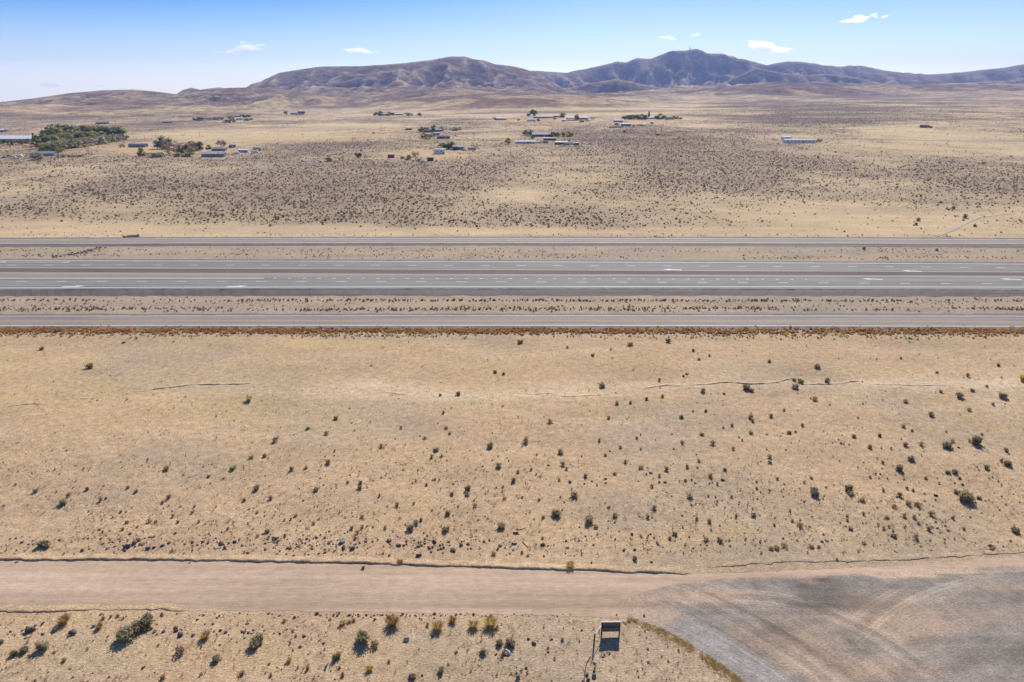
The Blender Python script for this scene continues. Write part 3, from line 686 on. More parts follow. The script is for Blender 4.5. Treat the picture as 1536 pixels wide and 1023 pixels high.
def scatter(name, protos, x, y, z, s, mat, rng, zs=None, smooth=False, hvar=.25):
    """one mesh holding many individual uncountable bits"""
    Vs = []; Fs = []; off = 0; pk = rng.integers(0, len(protos), len(x))
    for k, (V, F) in enumerate(protos):
        sel = np.nonzero(pk == k)[0]
        if len(sel) == 0: continue
        a = rng.uniform(0, 2 * np.pi, len(sel)); c, sn = np.cos(a), np.sin(a); ss = s[sel]; hh = ss * rng.uniform(1 - hvar, 1 + hvar, len(sel))
        X = (V[None, :, 0] * c[:, None] - V[None, :, 1] * sn[:, None]) * ss[:, None] + x[sel][:, None]
        Y = (V[None, :, 0] * sn[:, None] + V[None, :, 1] * c[:, None]) * ss[:, None] + y[sel][:, None]
        Z = V[None, :, 2] * hh[:, None] + z[sel][:, None]
        Vs.append(np.stack([X, Y, Z], 2).reshape(-1, 3)); Fs.append((F[None] + (np.arange(len(sel)) * len(V))[:, None, None]).reshape(-1, F.shape[1]) + off)
        off += len(sel) * len(V)
    return mesh_np(name, np.concatenate(Vs), np.concatenate(Fs), mat, smooth)

def protos_me(nm, lst, mat): return [mesh_np(nm, V, F, mat, False, link=False) for V, F in lst]
SAGE = protos_me('sagebrush', [bush_proto(100 + i, 360, 16, .07, h=.40, gs=.07) for i in range(5)], M['sage'])
SAGEB = protos_me('sagebrush', [bush_proto(110 + i, 1250, 30, .042, h=.41, gs=.055) for i in range(3)], M['sage'])
SAGEL = protos_me('sagebrush', [bush_proto(120 + i, 2400, 46, .034, h=.30, gs=.04) for i in range(2)], M['sage'])
DRY = protos_me('dry_shrub', [bush_proto(130 + i, 210, 12, .065, h=.5, gs=.08) for i in range(5)], M['drybush'])
GOLD = protos_me('rabbitbrush', [tuft_proto(140 + i, 330, h=.5, lean=.46, w=.017, root=.2) for i in range(3)], M['gold'])
ROCKS = protos_me('rock', [rock_proto(150 + i) for i in range(6)], M['rock'])
ROCKB = protos_me('rock', [rock_proto(160 + i) for i in range(4)], M['rock_brown'])
ROCKP = protos_me('rock', [rock_proto(170 + i) for i in range(3)], M['rock_pale'])

# surveyed plants and stones: region origin / scale, then (u, v, width, kind)
SUR = {
'A': (0, 480, 3.84, "245,165,35s 712,131,20r 520,270,48s 348,143,9t 1003,124,14t 730,458,18t 562,462,12t 1435,460,52g 1447,792,32s 1525,783,26s 958,858,42s 1343,855,42s 1203,900,26s 1480,968,55s 1213,940,14t 1290,912,14s 205,988,38s 505,975,32s 785,988,32s 855,645,9t 957,634,9t 1070,443,12t 1105,480,9t 370,607,11t 320,650,9t 1275,545,9t 490,712,8t 235,775,7r 1385,912,9t 150,772,9t 600,955,12t 740,965,24t 700,850,8t 1160,905,9t"),
'B': (380, 480, 3.84, "680,263,14s 1391,300,28s 1441,311,28s 1182,427,34s 1076,434,20s 1095,535,26s 478,565,34s 316,625,30s 425,655,32t 135,692,46t 70,778,44s 470,755,22t 738,726,28t 430,820,48s 218,860,42t 305,852,28t 1114,622,26t 1130,655,20s 1365,725,62s 1052,750,38s 1027,792,36t 1085,783,24t 1412,840,44s 1498,925,40s 1525,875,26s 545,933,22t 617,938,34s 615,968,36s 22,965,50s 362,975,42s 1235,975,55s 1045,920,20t 1072,920,16t 938,924,20t 997,948,24s 1435,960,20t 1400,965,14t 850,621,26t 583,638,16t 960,667,14t 985,680,24t 110,432,11r 568,592,10r 590,601,9r 632,672,9r 817,684,13r 1216,640,9r 1275,482,8r 1310,478,8r 1258,487,8r 1215,487,7r 650,690,8r 602,680,8t 555,893,12t 690,873,10t 790,912,12t 655,957,9r 1460,752,12r 1462,793,10r 1240,695,8r 1063,595,12t 445,617,10t 240,402,9r 283,406,10r 1405,738,12t 980,762,9t 1113,760,10t 1150,945,16t"),
'C': (760, 480, 3.84, "77,128,38s 350,158,20s 712,142,42s 496,203,28s 601,170,20t 928,123,38s 1075,176,26s 1108,227,22s 1168,205,22t 1515,238,26s 550,380,46s 877,346,30t 1017,322,18s 1037,310,18s 1130,408,44s 1252,424,22s 1378,392,54s 1412,408,32s 805,455,32s 898,441,26s 635,482,34s 713,477,26s 586,565,28s 245,585,36t 1008,558,34s 1073,526,20t 1148,524,24s 1405,560,38t 1415,582,28s 1523,553,32s 1297,608,26t 1248,620,20t 1123,660,30s 1408,652,28s 1356,690,20t 1337,675,16t 1498,660,14t 532,693,30t 752,680,26t 772,660,16t 113,700,54t 310,763,42s 1185,713,36t 1012,710,36t 1307,743,30t 655,733,26t 567,778,24t 771,744,18t 963,741,16t 1093,775,14r 173,775,18t 433,786,16t 683,820,30t 1105,812,30t 1040,845,34t 321,833,36t 348,858,24t 140,860,28t 70,873,36t 40,925,40t 776,850,34t 915,860,40t 1255,862,30s 1513,790,40t 1515,820,28s 627,887,30t 453,900,36s 880,898,28t 1175,897,40t 1213,945,26t 836,960,28t 1438,932,22t 1437,968,18t 1512,980,22t 303,920,24t 805,888,20t 365,932,22r 447,943,14r 570,915,18r 570,937,16r 878,934,22r 912,934,20r 1030,925,30r 1065,920,18r 1245,920,26r 1085,938,14r 490,928,16r 240,836,16r 830,878,26p 1167,937,24p 1098,848,24p 857,690,11t 693,570,12t 430,604,12t 595,755,12r 1220,425,9t 1195,544,10r 1115,596,9r 1255,303,8t"),
'D': (1136, 480, 3.84, "70,238,26s 342,270,40s 688,224,14t 827,220,20s 1388,262,30s 1034,303,20s 1213,322,32t 210,347,28s 251,356,40s 221,388,46s 400,351,48s 1320,384,26t 1235,405,32s 1055,412,26s 1163,443,48s 1412,440,58s 852,470,34s 331,458,36s 308,452,16t 416,488,16t 150,520,24t 92,553,42t 1355,488,26t 1220,519,30s 1000,546,46s 580,563,18t 257,607,28t 186,650,30s 218,643,20t 842,614,28t 890,636,24t 1090,645,20t 557,672,34s 703,666,30s 1255,703,78s 1093,730,56s 1125,698,26t 1161,734,18r 853,720,38t 942,718,38t 648,732,38s 769,741,20t 480,710,18t 497,712,14t 527,718,16t 467,690,14t 1433,755,36t 882,801,46s 1403,810,32t 1443,832,52s 66,788,36t 72,818,28s 718,821,28t 820,860,58s 1318,853,36s 1098,877,32s 1134,877,42s 1164,912,22s 970,910,28t 117,916,26t 648,905,20t 325,985,52s 525,973,64s 724,980,28t 860,970,26t 898,983,28t 1043,940,20t 1180,948,20t 272,935,22t 312,910,24t 748,912,16r 708,888,14r 68,980,20t 1150,992,42s 232,421,12r 608,483,13r 1295,660,20t 1405,330,14t 1480,264,12t 605,620,10t 165,748,14t 240,697,12t 145,652,12r 487,664,12r 403,655,10t 958,757,11r 1388,930,12t 1407,950,14t 1335,912,12t 155,945,14t 150,973,14t 876,126,15p"),
'E': (0, 740, 3.615, "343,52,58s 377,12,28t 545,37,34t 575,28,20t 915,22,38t 883,47,22t 1325,37,30s 1057,70,20t 1047,100,28t 938,122,24t 963,157,22t 1078,153,26t 807,153,30t 843,156,26t 687,157,26t 657,100,24t 610,130,16t 665,195,24t 745,184,16t 543,195,20t 557,210,20t 1397,102,22t 1235,192,20t 240,272,128l 1395,232,22t 690,290,38r 752,252,28r 880,284,28r 805,298,28r 837,292,24r 680,308,22r 450,304,28b 1203,270,32r 1273,262,28r 1130,266,24r 950,216,18r 585,297,22b 1043,265,20r 1100,262,20r 733,287,18r 625,285,18p 547,246,16b 833,352,16r 1030,376,14b 92,372,18b 120,265,20b 90,245,12b 477,244,14b 390,262,12b 1345,320,20b 1005,275,16b 1440,300,22b 138,310,18p 165,740,54r 397,752,44r 978,762,46r 955,745,26r 840,750,26r 887,748,26b 1048,768,26r 1227,752,20b 1070,683,18b 232,706,26r 585,775,14b 1310,745,14r 1300,648,14b 232,760,20p 510,718,28p 350,692,70g 300,740,34s 540,725,42g 800,695,110s 745,735,100s 685,770,110s 80,870,52s 135,852,58s 235,835,82s 1115,775,62g 1400,800,80s 975,855,60t 1175,900,60s 1315,975,38t 350,905,30s 8,805,34s 880,1000,40t 60,748,18b 120,742,14b 385,838,10t 35,945,14t 145,1005,14t 600,670,22t 640,662,24t 560,676,26t 1375,740,14b 1325,785,14b 1365,760,12b 1255,790,12b"),  # its short slanting run of dry shrubs stands in for a shadowed crack
'F': (380, 740, 3.615, "97,25,32t 232,120,26t 205,140,24t 330,163,24t 80,206,32t 22,102,22t 777,62,32t 868,56,24t 1055,110,46s 1200,68,30t 850,192,54s 880,160,42s 910,145,28s 1043,198,44s 1343,180,56s 535,190,32t 590,183,30t 560,214,30t 587,128,28t 715,188,28t 648,182,16t 685,14,22t 1075,5,28s 1160,5,32s 1360,28,24t 1112,68,16t 172,145,18t 258,148,16t 795,372,32g 598,405,26t 1303,330,26g 482,256,46a 490,292,36r 540,298,38r 610,257,22b 897,335,32r 897,285,24r 983,262,28r 1083,307,36r 788,280,28b 955,295,28b 965,312,24b 1020,300,20b 118,246,28r 80,246,16b 410,268,22b 290,245,18b 70,302,24b 200,298,20b 440,312,20b 1180,298,16b 1280,253,18r 1325,300,26b 275,770,28p 832,793,38a 230,773,20b 182,737,14b 143,758,16b 380,812,18b 1375,862,50a 530,657,14b 570,655,15b 615,660,15b 655,662,12b 700,658,14b 727,660,16b 755,658,14b 800,662,12b 850,662,15b 880,661,12b 920,655,12b 5,825,72s 595,790,120S 655,820,52t 168,692,22g 480,708,38g 520,698,26g 545,690,22g 755,705,80g 945,714,26g 1000,730,62g 1080,690,52g 1193,720,58g 1287,712,72g 452,885,62s 1250,860,52t 1335,815,50s 1395,815,68s 1102,860,22t 630,955,44g 1018,960,58s 862,995,52s 487,985,34t 467,945,22t 390,945,26t 295,945,38t 195,905,32g 735,915,24t 202,812,24t 95,985,26t 1435,1000,38t 972,772,22r 1355,875,40t 1315,872,18b 395,210,12b 320,300,16b 345,240,18b 265,268,14b 240,285,14b 180,328,14b 130,325,14b 355,325,16b 300,330,14b 930,270,18b 830,262,14r 1130,262,14b 1060,262,14b 1210,200,14t 1130,170,12t 740,335,18t 400,90,12t 535,105,14t 500,130,14t 715,112,12b"),
'G': (760, 740, 3.615, "368,12,42s 268,115,66s 445,150,68s 485,182,30s 200,130,26t 585,120,34s 800,77,38s 993,15,42s 1033,138,30t 1097,152,34s 1242,122,26t 1337,118,36s 913,220,34s 883,242,26t 1080,250,36s 1157,255,38s 693,355,34s 345,396,52g 85,320,22t 195,242,20t 203,340,16t 953,184,14t 1095,15,20t 1133,18,14t 1143,44,16t 1222,18,22t 1000,60,18t 763,130,28t 1435,300,30s 22,822,60s 70,998,50s 225,835,20t 322,258,16r 470,278,16r 588,250,18r 672,245,14r 635,305,22r 693,305,20r 818,270,26b 195,278,28r 148,812,26r 118,788,22r 245,790,16r 785,372,18r 460,376,18r 1010,298,14r 1293,254,14r 1052,277,16b 1380,264,28r 475,992,36r 435,980,28r 442,1010,28r 475,918,18p 478,945,14r 475,962,22r 148,138,16p 790,130,14r 105,110,10r 450,75,10r 395,182,12r 555,75,24t 175,35,26t 290,20,14t 85,22,20t 990,235,14t 1155,175,14t 1107,198,16t 300,795,24t 225,860,16b 645,705,26d 665,695,26d 688,688,26d 632,698,20d"),
'H': (1136, 740, 3.615, "310,8,52s 505,2,38s 570,37,36t 775,12,36t 738,73,32t 815,55,38t 873,66,42t 1125,25,100s 1200,25,32s 578,112,26t 487,122,20t 490,146,22t 703,130,24t 800,123,36t 852,131,38t 875,162,26t 943,112,38t 1057,134,30t 1020,175,16t 1120,195,22t 1035,200,20t 932,195,36t 680,190,26t 712,180,22t 740,232,36s 508,193,32t 232,178,46t 190,150,24t 93,172,22t 357,222,16t 860,243,40t 100,292,50d 145,285,50d 290,288,44d 335,290,40d 575,268,40d 1398,203,52s 432,360,22t 1370,258,16t 375,255,24p 967,12,22r 907,40,16b 672,40,12b 1215,105,12b 1015,248,14r 506,398,10r 1268,296,46d 1265,280,36d 965,35,14t 1155,128,14b 965,155,16t 805,178,16t 745,312,12r 40,258,14r 15,264,20r 405,148,9b"),  # the last flat dry shrubs listed stand in for a dark gap
}
items = []
for key, (ox, oy, k, s_) in SUR.items():
    for tok in s_.split():
        a, b, c = tok.split(','); kd = c[-1]; w = float(c[:-1]) / k
        items.append((ox + float(a) / k, oy + float(b) / k, w, kd))
# drop double readings where regions overlap
items.sort(key=lambda t: (t[0], t[1])); keep = []
for it in items:
    if any(abs(it[0] - q[0]) < 3.5 and abs(it[1] - q[1]) < 3 for q in keep[-30:]): continue
    keep.append(it)
ORD = 'leftmost second third fourth fifth sixth seventh eighth ninth tenth eleventh twelfth thirteenth fourteenth fifteenth sixteenth seventeenth eighteenth nineteenth twentieth'.split()
def ordn(i):
    if i == 0: return 'leftmost'
    if i < 20: return ORD[i] + ' from left'
    return '%d%s from left' % (i + 1, {1: 'st', 2: 'nd', 3: 'rd'}.get((i + 1) % 10, 'th'))
BANDS = [(0,527,'just below the russet roadside weeds'),(527,560,'between russet weeds and pale wash'),(560,584,'along the pale wash'),(584,606,'just below the pale wash'),
 (606,628,'a little way below the pale wash'),(628,648,'in the upper middle of the field'),(648,668,'mid-field, upper of two rows'),(668,686,'mid-field, lower of two rows'),(686,704,'in the lower middle of the field'),
 (704,722,'in the stonier part of the field'),(722,742,'just below the stonier part of field'),(742,764,'in the lower field above the stones'),(764,786,'just above the long stone row'),
 (786,803,'at the upper edge of the stone row'),(803,818,'in the stone row above dirt road'),(818,835,'between stone row and dirt road'),(835,872,'on the bank along the dirt road'),(872,927,'along the lower dirt road edge'),
 (927,945,'right below the dirt road'),(945,965,'in the middle of the front strip'),(965,990,'low in the front strip'),(990,1100,'along the bottom edge')]
KN = {'s': ('sagebrush', 'sagebrush', 'grey-green sagebrush'), 'S': ('sagebrush', 'sagebrush', 'grey-green sagebrush'), 'l': ('sagebrush', 'sagebrush', 'grey-green sagebrush'),
      't': ('dry_shrub', 'shrub', 'small dry brown shrub'), 'd': ('dry_shrub', 'shrub', 'small dry brown shrub'), 'g': ('rabbitbrush', 'shrub', 'golden rabbitbrush'),
      'r': ('rock', 'rock', 'dark rock'), 'b': ('rock', 'rock', 'brown stone'), 'p': ('rock', 'rock', 'pale whitish stone'), 'a': ('rock', 'rock', 'grey boulder')}
GRP = {'sagebrush': 'sagebrush scattered over the sandy field', 'dry_shrub': 'dry brown shrubs scattered over the sandy field', 'rabbitbrush': 'golden rabbitbrush near the dirt road', 'rock': 'rocks lying in the sandy field'}
byband = {}
for px, py, w, kd in keep:
    bi = next(i for i, b in enumerate(BANDS) if py < b[1]); byband.setdefault((KN[kd][2], bi), []).append((px, py, w, kd))
SPECIAL = {(545, 958): 'largest sagebrush, round grey-green, near the bottom between rabbitbrush clumps', (66, 815): 'long low sagebrush lying over the left end of the stone row'}
r_ = random.Random(5)
NEAR = []
for (look, bi), L in byband.items():
    L.sort()
    for i, (px, py, w, kd) in enumerate(L):
        nm, cat, _ = KN[kd]
        x, y, z = P(px, py + w * .10); sc_ = w * mpp(x, y, z)
        if kd in 'sS': sc_ *= 1.24
        me = {'s': SAGE, 'S': SAGEB, 'l': SAGEL, 't': DRY, 'd': DRY, 'g': GOLD, 'r': ROCKS, 'b': ROCKB, 'p': ROCKP, 'a': ROCKP}[kd]
        if kd == 's' and w > 13: me = SAGEB
        o = bpy.data.objects.new(nm, r_.choice(me)); COL.objects.link(o)
        o.location = (x, y, z - (.02 if kd in 'stdgSl' else .03 * sc_)); o.rotation_euler = (0, 0, r_.uniform(0, 6.28))
        if kd == 'a': 
            o.active_material_index = 0
        v = r_.uniform(.85, 1.1); hz_ = {'t': .95, 'd': .4, 'g': 1.05, 'l': .8}.get(kd, 1.0)
        if kd in 'td': sc_ *= 1.3
        o.scale = (sc_, sc_ * (r_.uniform(.62, 1.0) if kd != 'l' else .5), sc_ * v * hz_)
        if kd == 'l': o.rotation_euler = (0, 0, .08); o.scale = (sc_, sc_ * .5, sc_ * .75)
        NEAR.append((x, y))
        if len(L) == 1: lab = f"the only {look} {BANDS[bi][2]}"
        else: lab = f"{look}, {ordn(i)} {BANDS[bi][2]}"
        for (qx, qy), t_ in SPECIAL.items():
            if abs(px - qx) < 4 and abs(py - qy) < 5: lab = t_
        tag(o, lab, cat, GRP[nm])
# flattened dry weed litter beside the sign
# ------------------------------------------------------------------ uncountable small stuff
def rand_px(n, x0, x1, y0, y1, z=0.0):
    px = RNG.uniform(x0, x1, n); py = RNG.uniform(y0, y1, n); return px, py, *plane(px, py, z)
# little tufts and clods through the near fields
n = 15000
px, py, x, y = rand_px(n, -150, 1690, 508, 1080)
px2, py2, x2, y2 = rand_px(5000, -150, 1690, 690, 838)
px = np.r_[px, px2]; py = np.r_[py, py2]; x = np.r_[x, x2]; y = np.r_[y, y2]
on_road = (py > 834) & (py < 924)
lotx = np.interp(py, [925,943,973,1006,1090], [938,990,1045,1092,1190])
ok = ~on_road & ~((py >= 920) & (px > lotx - 6)) & ~((px > 1050) & (py > 830) & (py < 925)) & (fbm(x / 7, y / 7, 201, 3) + RNG.uniform(-.25, .25, len(x)) > .47)
x, y = x[ok], y[ok]; z = H(x, y)
half = RNG.uniform(size=len(x)) < .55
tag(scatter('dry_grass', [tuft_proto(300 + i, 9, h=.7, lean=.7, w=.06, root=.25) for i in range(4)], x[half], y[half], z[half], RNG.uniform(.14, .34, half.sum()), M['straw'], RNG), 'thin straw-coloured grass tufts spread over the near sandy ground', 'dry grass', kind='stuff')
q = ~half & (RNG.uniform(size=len(x)) < .8)
tag(scatter('small_stones', [rock_proto(310 + i, 1) for i in range(4)], x[q], y[q], z[q] - .01, RNG.gamma(2.0, .045, q.sum()) + .04, M['rock_brown'], RNG), 'tiny brown stones and clods strewn over the near sandy ground', 'stones', kind='stuff')
q2 = ~half & ~q
tag(scatter('small_weeds', [bush_proto(320 + i, 26, 6, .2, h=.5, gs=.12, twig=False) for i in range(4)], x[q2], y[q2], z[q2], RNG.uniform(.15, .42, q2.sum()), M['drybush'], RNG), 'tiny brown weeds dotting the near sandy ground', 'weeds', kind='stuff')
# stone row above the dirt road
def rowstones(n, xr, yc, sy, gx):
    px = np.concatenate([RNG.normal(c, s, int(n * w)) for c, s, w in gx]); py = RNG.normal(yc, sy, len(px)); return px, py
px, py = rowstones(480, None, 815, 7, [(35,25,.10),(190,35,.25),(330,40,.25),(430,50,.35),(520,25,.15),(620,25,.2),(680,40,.1),(850,120,.1),(1100,150,.08)])
px3, py3 = rowstones(140, None, 923, 2.2, [(300,160,.4),(560,80,.5),(760,100,.3)])
px4, py4 = rowstones(120, None, 945, 6, [(30,25,.25),(230,30,.2),(300,40,.3),(380,20,.15)])
px = np.r_[px, px3, px4]; py = np.r_[py, py3, py4]; ok = ((py < 834) | (py > 918)) ; x, y = plane(px[ok], py[ok]); z = H(x, y)
tag(scatter('stone_litter', [rock_proto(330 + i, 1) for i in range(5)], x, y, z - .02, RNG.gamma(2.0, .075, len(x)) + .06, M['rock_brown'], RNG), 'small dark stones strewn in a row above and below the dirt road', 'stones', kind='stuff')

# russet weeds below the near frontage road, thin weeds on the verges
def weeds(name, n, yl, yr, sy, protos, s0, s1, mat, label, seed, thr=.0, zg=0.0, fx=30):
    px = RNG.uniform(-620, 2160, n); py = yl + (yr - yl) * px / 1536 + RNG.normal(0, sy, n); py = np.clip(py, min(yl, yr) - 2.2 * sy, max(yl, yr) + 2.2 * sy)
    x, y = plane(px, py); ok = fbm(x / fx, y / 2.5, seed, 3) + RNG.uniform(-.15, .15, n) > thr
    x, y = x[ok], y[ok]
    return tag(scatter(name, protos, x, y, H(x, y) + zg, RNG.uniform(s0, s1, len(x)), mat, RNG), label, 'weeds', kind='stuff')
WB = [bush_proto(340 + i, 60, 9, .15, h=.42, gs=.10, twig=False) for i in range(4)]
WS = [bush_proto(350 + i, 24, 6, .2, h=.42, gs=.12, twig=False) for i in range(4)]
weeds('roadside_weeds', 9000, 496.0, 497.2, 2.4, WB, .40, .9, M['strip'], 'dense russet weeds along the near side of the frontage road', 501, .30)
weeds('roadside_weeds', 420, 494.5, 495.5, 1.5, WB, .7, 1.2, M['verge'], 'darker brown weed clumps among the russet roadside weeds', 502, .45)
weeds('roadside_weeds', 1500, 503, 504, 2.0, WS, .35, .8, M['gold'], 'thin yellowish weeds along the wire fence below the roadside weeds', 503, .47)
weeds('verge_weeds', 1500, 450.5, 451.5, 1.0, WS, .3, .8, M['verge'], 'brown weeds in a thin line just below the highway shoulder', 504, .50)
weeds('verge_weeds', 2600, 463.8, 463.6, 1.7, WS, .3, .8, M['verge'], 'brown weeds in a line just above the near frontage road', 505, .44)
weeds('verge_weeds', 900, 457, 457, 5, WS, .25, .6, M['verge'], 'scattered brown weeds between highway and near frontage road', 506, .45)
weeds('verge_weeds', 1500, 383, 386, 2.0, WS, .3, .8, M['verge'], 'scattered brown weeds above the highway', 507, .50)
weeds('verge_weeds', 1400, 375, 376, 2.2, WS, .3, .8, M['strip'], 'thin tan weeds between far frontage road and highway', 508, .48)
weeds('verge_weeds', 600, 352.5, 354, 1.6, WS, .3, .8, M['verge'], 'thin weeds just beyond the far frontage road', 509, .5)

t = RNG.uniform(0, 1, 1500) ** .8; py = 926 + t * 110; px = np.interp(py, [925,943,973,1006,1090], [938,990,1045,1092,1190]) - np.abs(RNG.normal(0, 12, 1500)) + 3
ok = (fbm(px / 18, py / 18, 515, 3) + RNG.uniform(-.12, .12, 1500) > .46); x, y = plane(px[ok], py[ok])
tag(scatter('edge_weeds', [tuft_proto(390 + i, 12, h=.3, lean=.7, w=.05, root=.25) for i in range(4)], x, y, H(x, y), RNG.uniform(.10, .30, len(x)), M['gold'], RNG), 'yellowish weeds along the curved edge of the gravel side track', 'weeds', kind='stuff')
# ------------------------------------------------------------------ scrub beyond the far frontage road
def far_points(n, d0, d1, pw_=1.0):
    y = d0 + (d1 - d0) * RNG.uniform(size=n) ** pw_; x = RNG.uniform(-.86, .86, n) * (y + 60); return x, y
x, y = far_points(110000, 272, 900); z = H(x, y); d = density(x, y, z); pxx, pyy = proj(x, y, z)
keepm = (RNG.uniform(size=len(x)) < np.clip(d * .95 - .12, .05, .72)) & (pyy < 350 + RNG.normal(0, 3.0, len(x)))
x, y, z, d = x[keepm], y[keepm], z[keepm], d[keepm]
s = (.35 + RNG.gamma(2.0, .20, len(x))) * (.8 + .35 * d)
r3 = [(1377,331.5,3.4,'dark round shrub, largest on the bare ground right of centre beyond the highway'),(1374,337.5,2.4,'small dark shrub just in front of the largest round shrub beyond the far road'),(1448,327,4.0,'wide dark shrub at the head of the gully on the right'),(1462,340,2.4,'dark shrub right of the gully track beyond the far road'),
      (1430,313.5,3.4,'grey-brown shrub just above the gully on the right'),(1405,376,2.0,'small dark shrub on the verge right, above the highway'),(1296,374,2.0,'small brown shrub on the far verge, left of the other verge shrub')]
SCR = [bush_proto(360 + i, 40, 8, .2, h=.42, gs=.11, twig=False) for i in range(5)]
SCRM = protos_me('desert_shrub', [bush_proto(370 + i, 120, 10, .12, h=.44, gs=.09) for i in range(5)], M['scrub'])
for px, py, w, lab in r3:
    X, Y, Z = P(px, py); o = bpy.data.objects.new('desert_shrub', SCRM[0]); COL.objects.link(o); o.location = (X, Y, Z - .03); o.scale = (w, w * .8, w * .9); o.rotation_euler = (0, 0, px)
    tag(o, lab, 'shrub')
# the ones that show largest stand as things of their own
pxx, pyy = proj(x, y, z); inside = (pxx > 5) & (pxx < 1531); app = np.where(inside, s / y, 0); big = np.argsort(-app)[:293]
ismine = np.zeros(len(x), bool); ismine[big] = True
ZN = [(0,384,'left quarter'),(384,768,'left of the middle'),(768,1152,'right of the middle'),(1152,1540,'right quarter')]
grp = {}
for i in big: grp.setdefault(next(k for k, q_ in enumerate(ZN) if pxx[i] < q_[1]), []).append(i)
for k, L in grp.items():
    for i in L:
        o = bpy.data.objects.new('desert_shrub', r_.choice(SCRM)); COL.objects.link(o); o.location = (x[i], y[i], z[i] - .03)
        o.scale = (s[i], s[i] * r_.uniform(.8, 1), s[i]); o.rotation_euler = (0, 0, r_.uniform(0, 6.28))
        tag(o, f"low dark shrub in the scrub nearest the far road, {ZN[k][2]}", 'shrub', f"front-rank scrub beyond the far road, {ZN[k][2]}")
x, y, z, s = x[~ismine], y[~ismine], z[~ismine], s[~ismine]
tag(scatter('scrubland', SCR, x, y, z - .03, s, M['scrub'], RNG), 'thousands of low dark shrubs dotting the plain beyond the highway', 'scrub', kind='stuff')
x, y = far_points(95000, 880, 2600, 1.0); z = H(x, y); d = density(x, y, z)
km = (RNG.uniform(size=len(x)) < np.clip(d * .95 - .12, .02, .75)); x, y, z = x[km], y[km], z[km]
tag(scatter('distant_scrubland', [bush_proto(380 + i, 12, 5, .34, h=.42, gs=.12, twig=False) for i in range(4)], x, y, z - .05, RNG.uniform(.7, 1.6, len(x)), M['scrub'], RNG), 'far speckle of low dark shrubs around and behind the settlement', 'scrub', kind='stuff')
# ------------------------------------------------------------------ small built things by the dirt road
def hleaf(*a): pass
X, Y, Z = P(915.5, 951.5); k = mpp(X, Y, Z)
root = empty('sign_board', (X, Y, Z), math.radians(1.5), 'grey information board with black posts, seen from behind, beside the gravel side track', 'sign board')
hw = .93
for s_ in (-1, 1): MB().box((s_ * hw, 0, .80), (.13, .11, 1.64)).build('post', M['blackpaint'], root)
MB().box((0, .0, 1.315), (1.70, .06, .50)).build('panel', M['panel'], root)
MB().box((0, .0, .66), (1.70, .06, .56)).build('panel', M['panel'], root)
MB().box((0, -.015, 1.0), (1.73, .09, .11)).build('crossbar', M['blackpaint'], root)
MB().box((0, .01, 1.64), (2.06, .16, .05)).build('cap_rail', M['cream'], root)
X2, Y2, Z2 = P(890.8, 967.5)
fp = empty('fence_post', (X2, Y2, Z2), 0, 'thin dark leaning post left of the grey information board', 'post')
MB().tube((0, 0, -.1), (.04, .06, 1.45), .085, .075).build('shaft', M['blackpaint'], fp)
MB().tube((.04, .06, 1.45), (.04, .06, 1.49), .1).build('post_cap', M['blackpaint'], fp)
mb = MB().tube((X2 + .05, Y2 + .08, Z2 + 1.30), (X - hw - .05, Y + .05, Z + 1.1), .035)
tag(mb.build('pale_pipe', M['white']), 'pale pipe slanting from the dark post up to the information board', 'pipe')
def twig_line(pts, label):
    m = MB()
    W_ = [P(a, b) for a, b in pts]
    for (a, b) in zip(W_[:-1], W_[1:]): m.tube((a[0], a[1], a[2] + .04), (b[0], b[1], b[2] + .04), .05, .045, 6)
    tag(m.build('branch', M['bark'], None), label, 'branch')
twig_line([(886,985),(880,995),(877,1010),(876,1023)], 'thin dark branch on the sand left of the leaning post')
twig_line([(783.6,813.5),(788,817.5),(792.5,822)], 'straight bare stick right of the small brown-red board')
twig_line([(775,794.5),(780,795),(789,792)], 'crooked bare stick above the small brown-red board')
X, Y, Z = P(773.5, 808.5)
b_ = empty('small_sign', (X, Y, Z), 0, 'small brown-red board on a thin post in the lower field', 'sign')
MB().tube((0, 0, -.05), (0, 0, 1.0), .012, n=6).build('post', M['steel'], b_)
MB().box((0, -.02, .86), (.70, .03, .42)).build('board', M['redbox'], b_)
X, Y, Z = P(1.0, 384.0)
b_ = empty('warning_sign', (X, Y, Z), 0, 'yellow diamond road sign at the left edge, beyond the highway', 'road sign')
MB().tube((0, 0, -.2), (0, 0, 1.5), .05, n=8).build('post', M['steel'], b_)
h = .95; MB().add([(0, -.06, .95), (h, -.06, 1.9), (0, -.06, 2.85), (-h, -.06, 1.9), (0, -.03, .95), (h, -.03, 1.9), (0, -.03, 2.85), (-h, -.03, 1.9)],
   [(0,1,2,3),(7,6,5,4),(0,4,5,1),(1,5,6,2),(2,6,7,3),(3,7,4,0)]).build('sign_face', M['yellow'], b_)
X, Y, Z = P(1533.5, 571)
o = bpy.data.objects.new('rabbitbrush', mesh_np('rabbitbrush', *tuft_proto(777, 300, h=.8, lean=.4, w=.03), M['bloom'], link=False)); COL.objects.link(o); o.location = (X, Y, Z); o.scale = (1.3, 1.3, 1.3)
tag(o, 'bright yellow blooming bush at the right edge beside the pale wash', 'shrub')
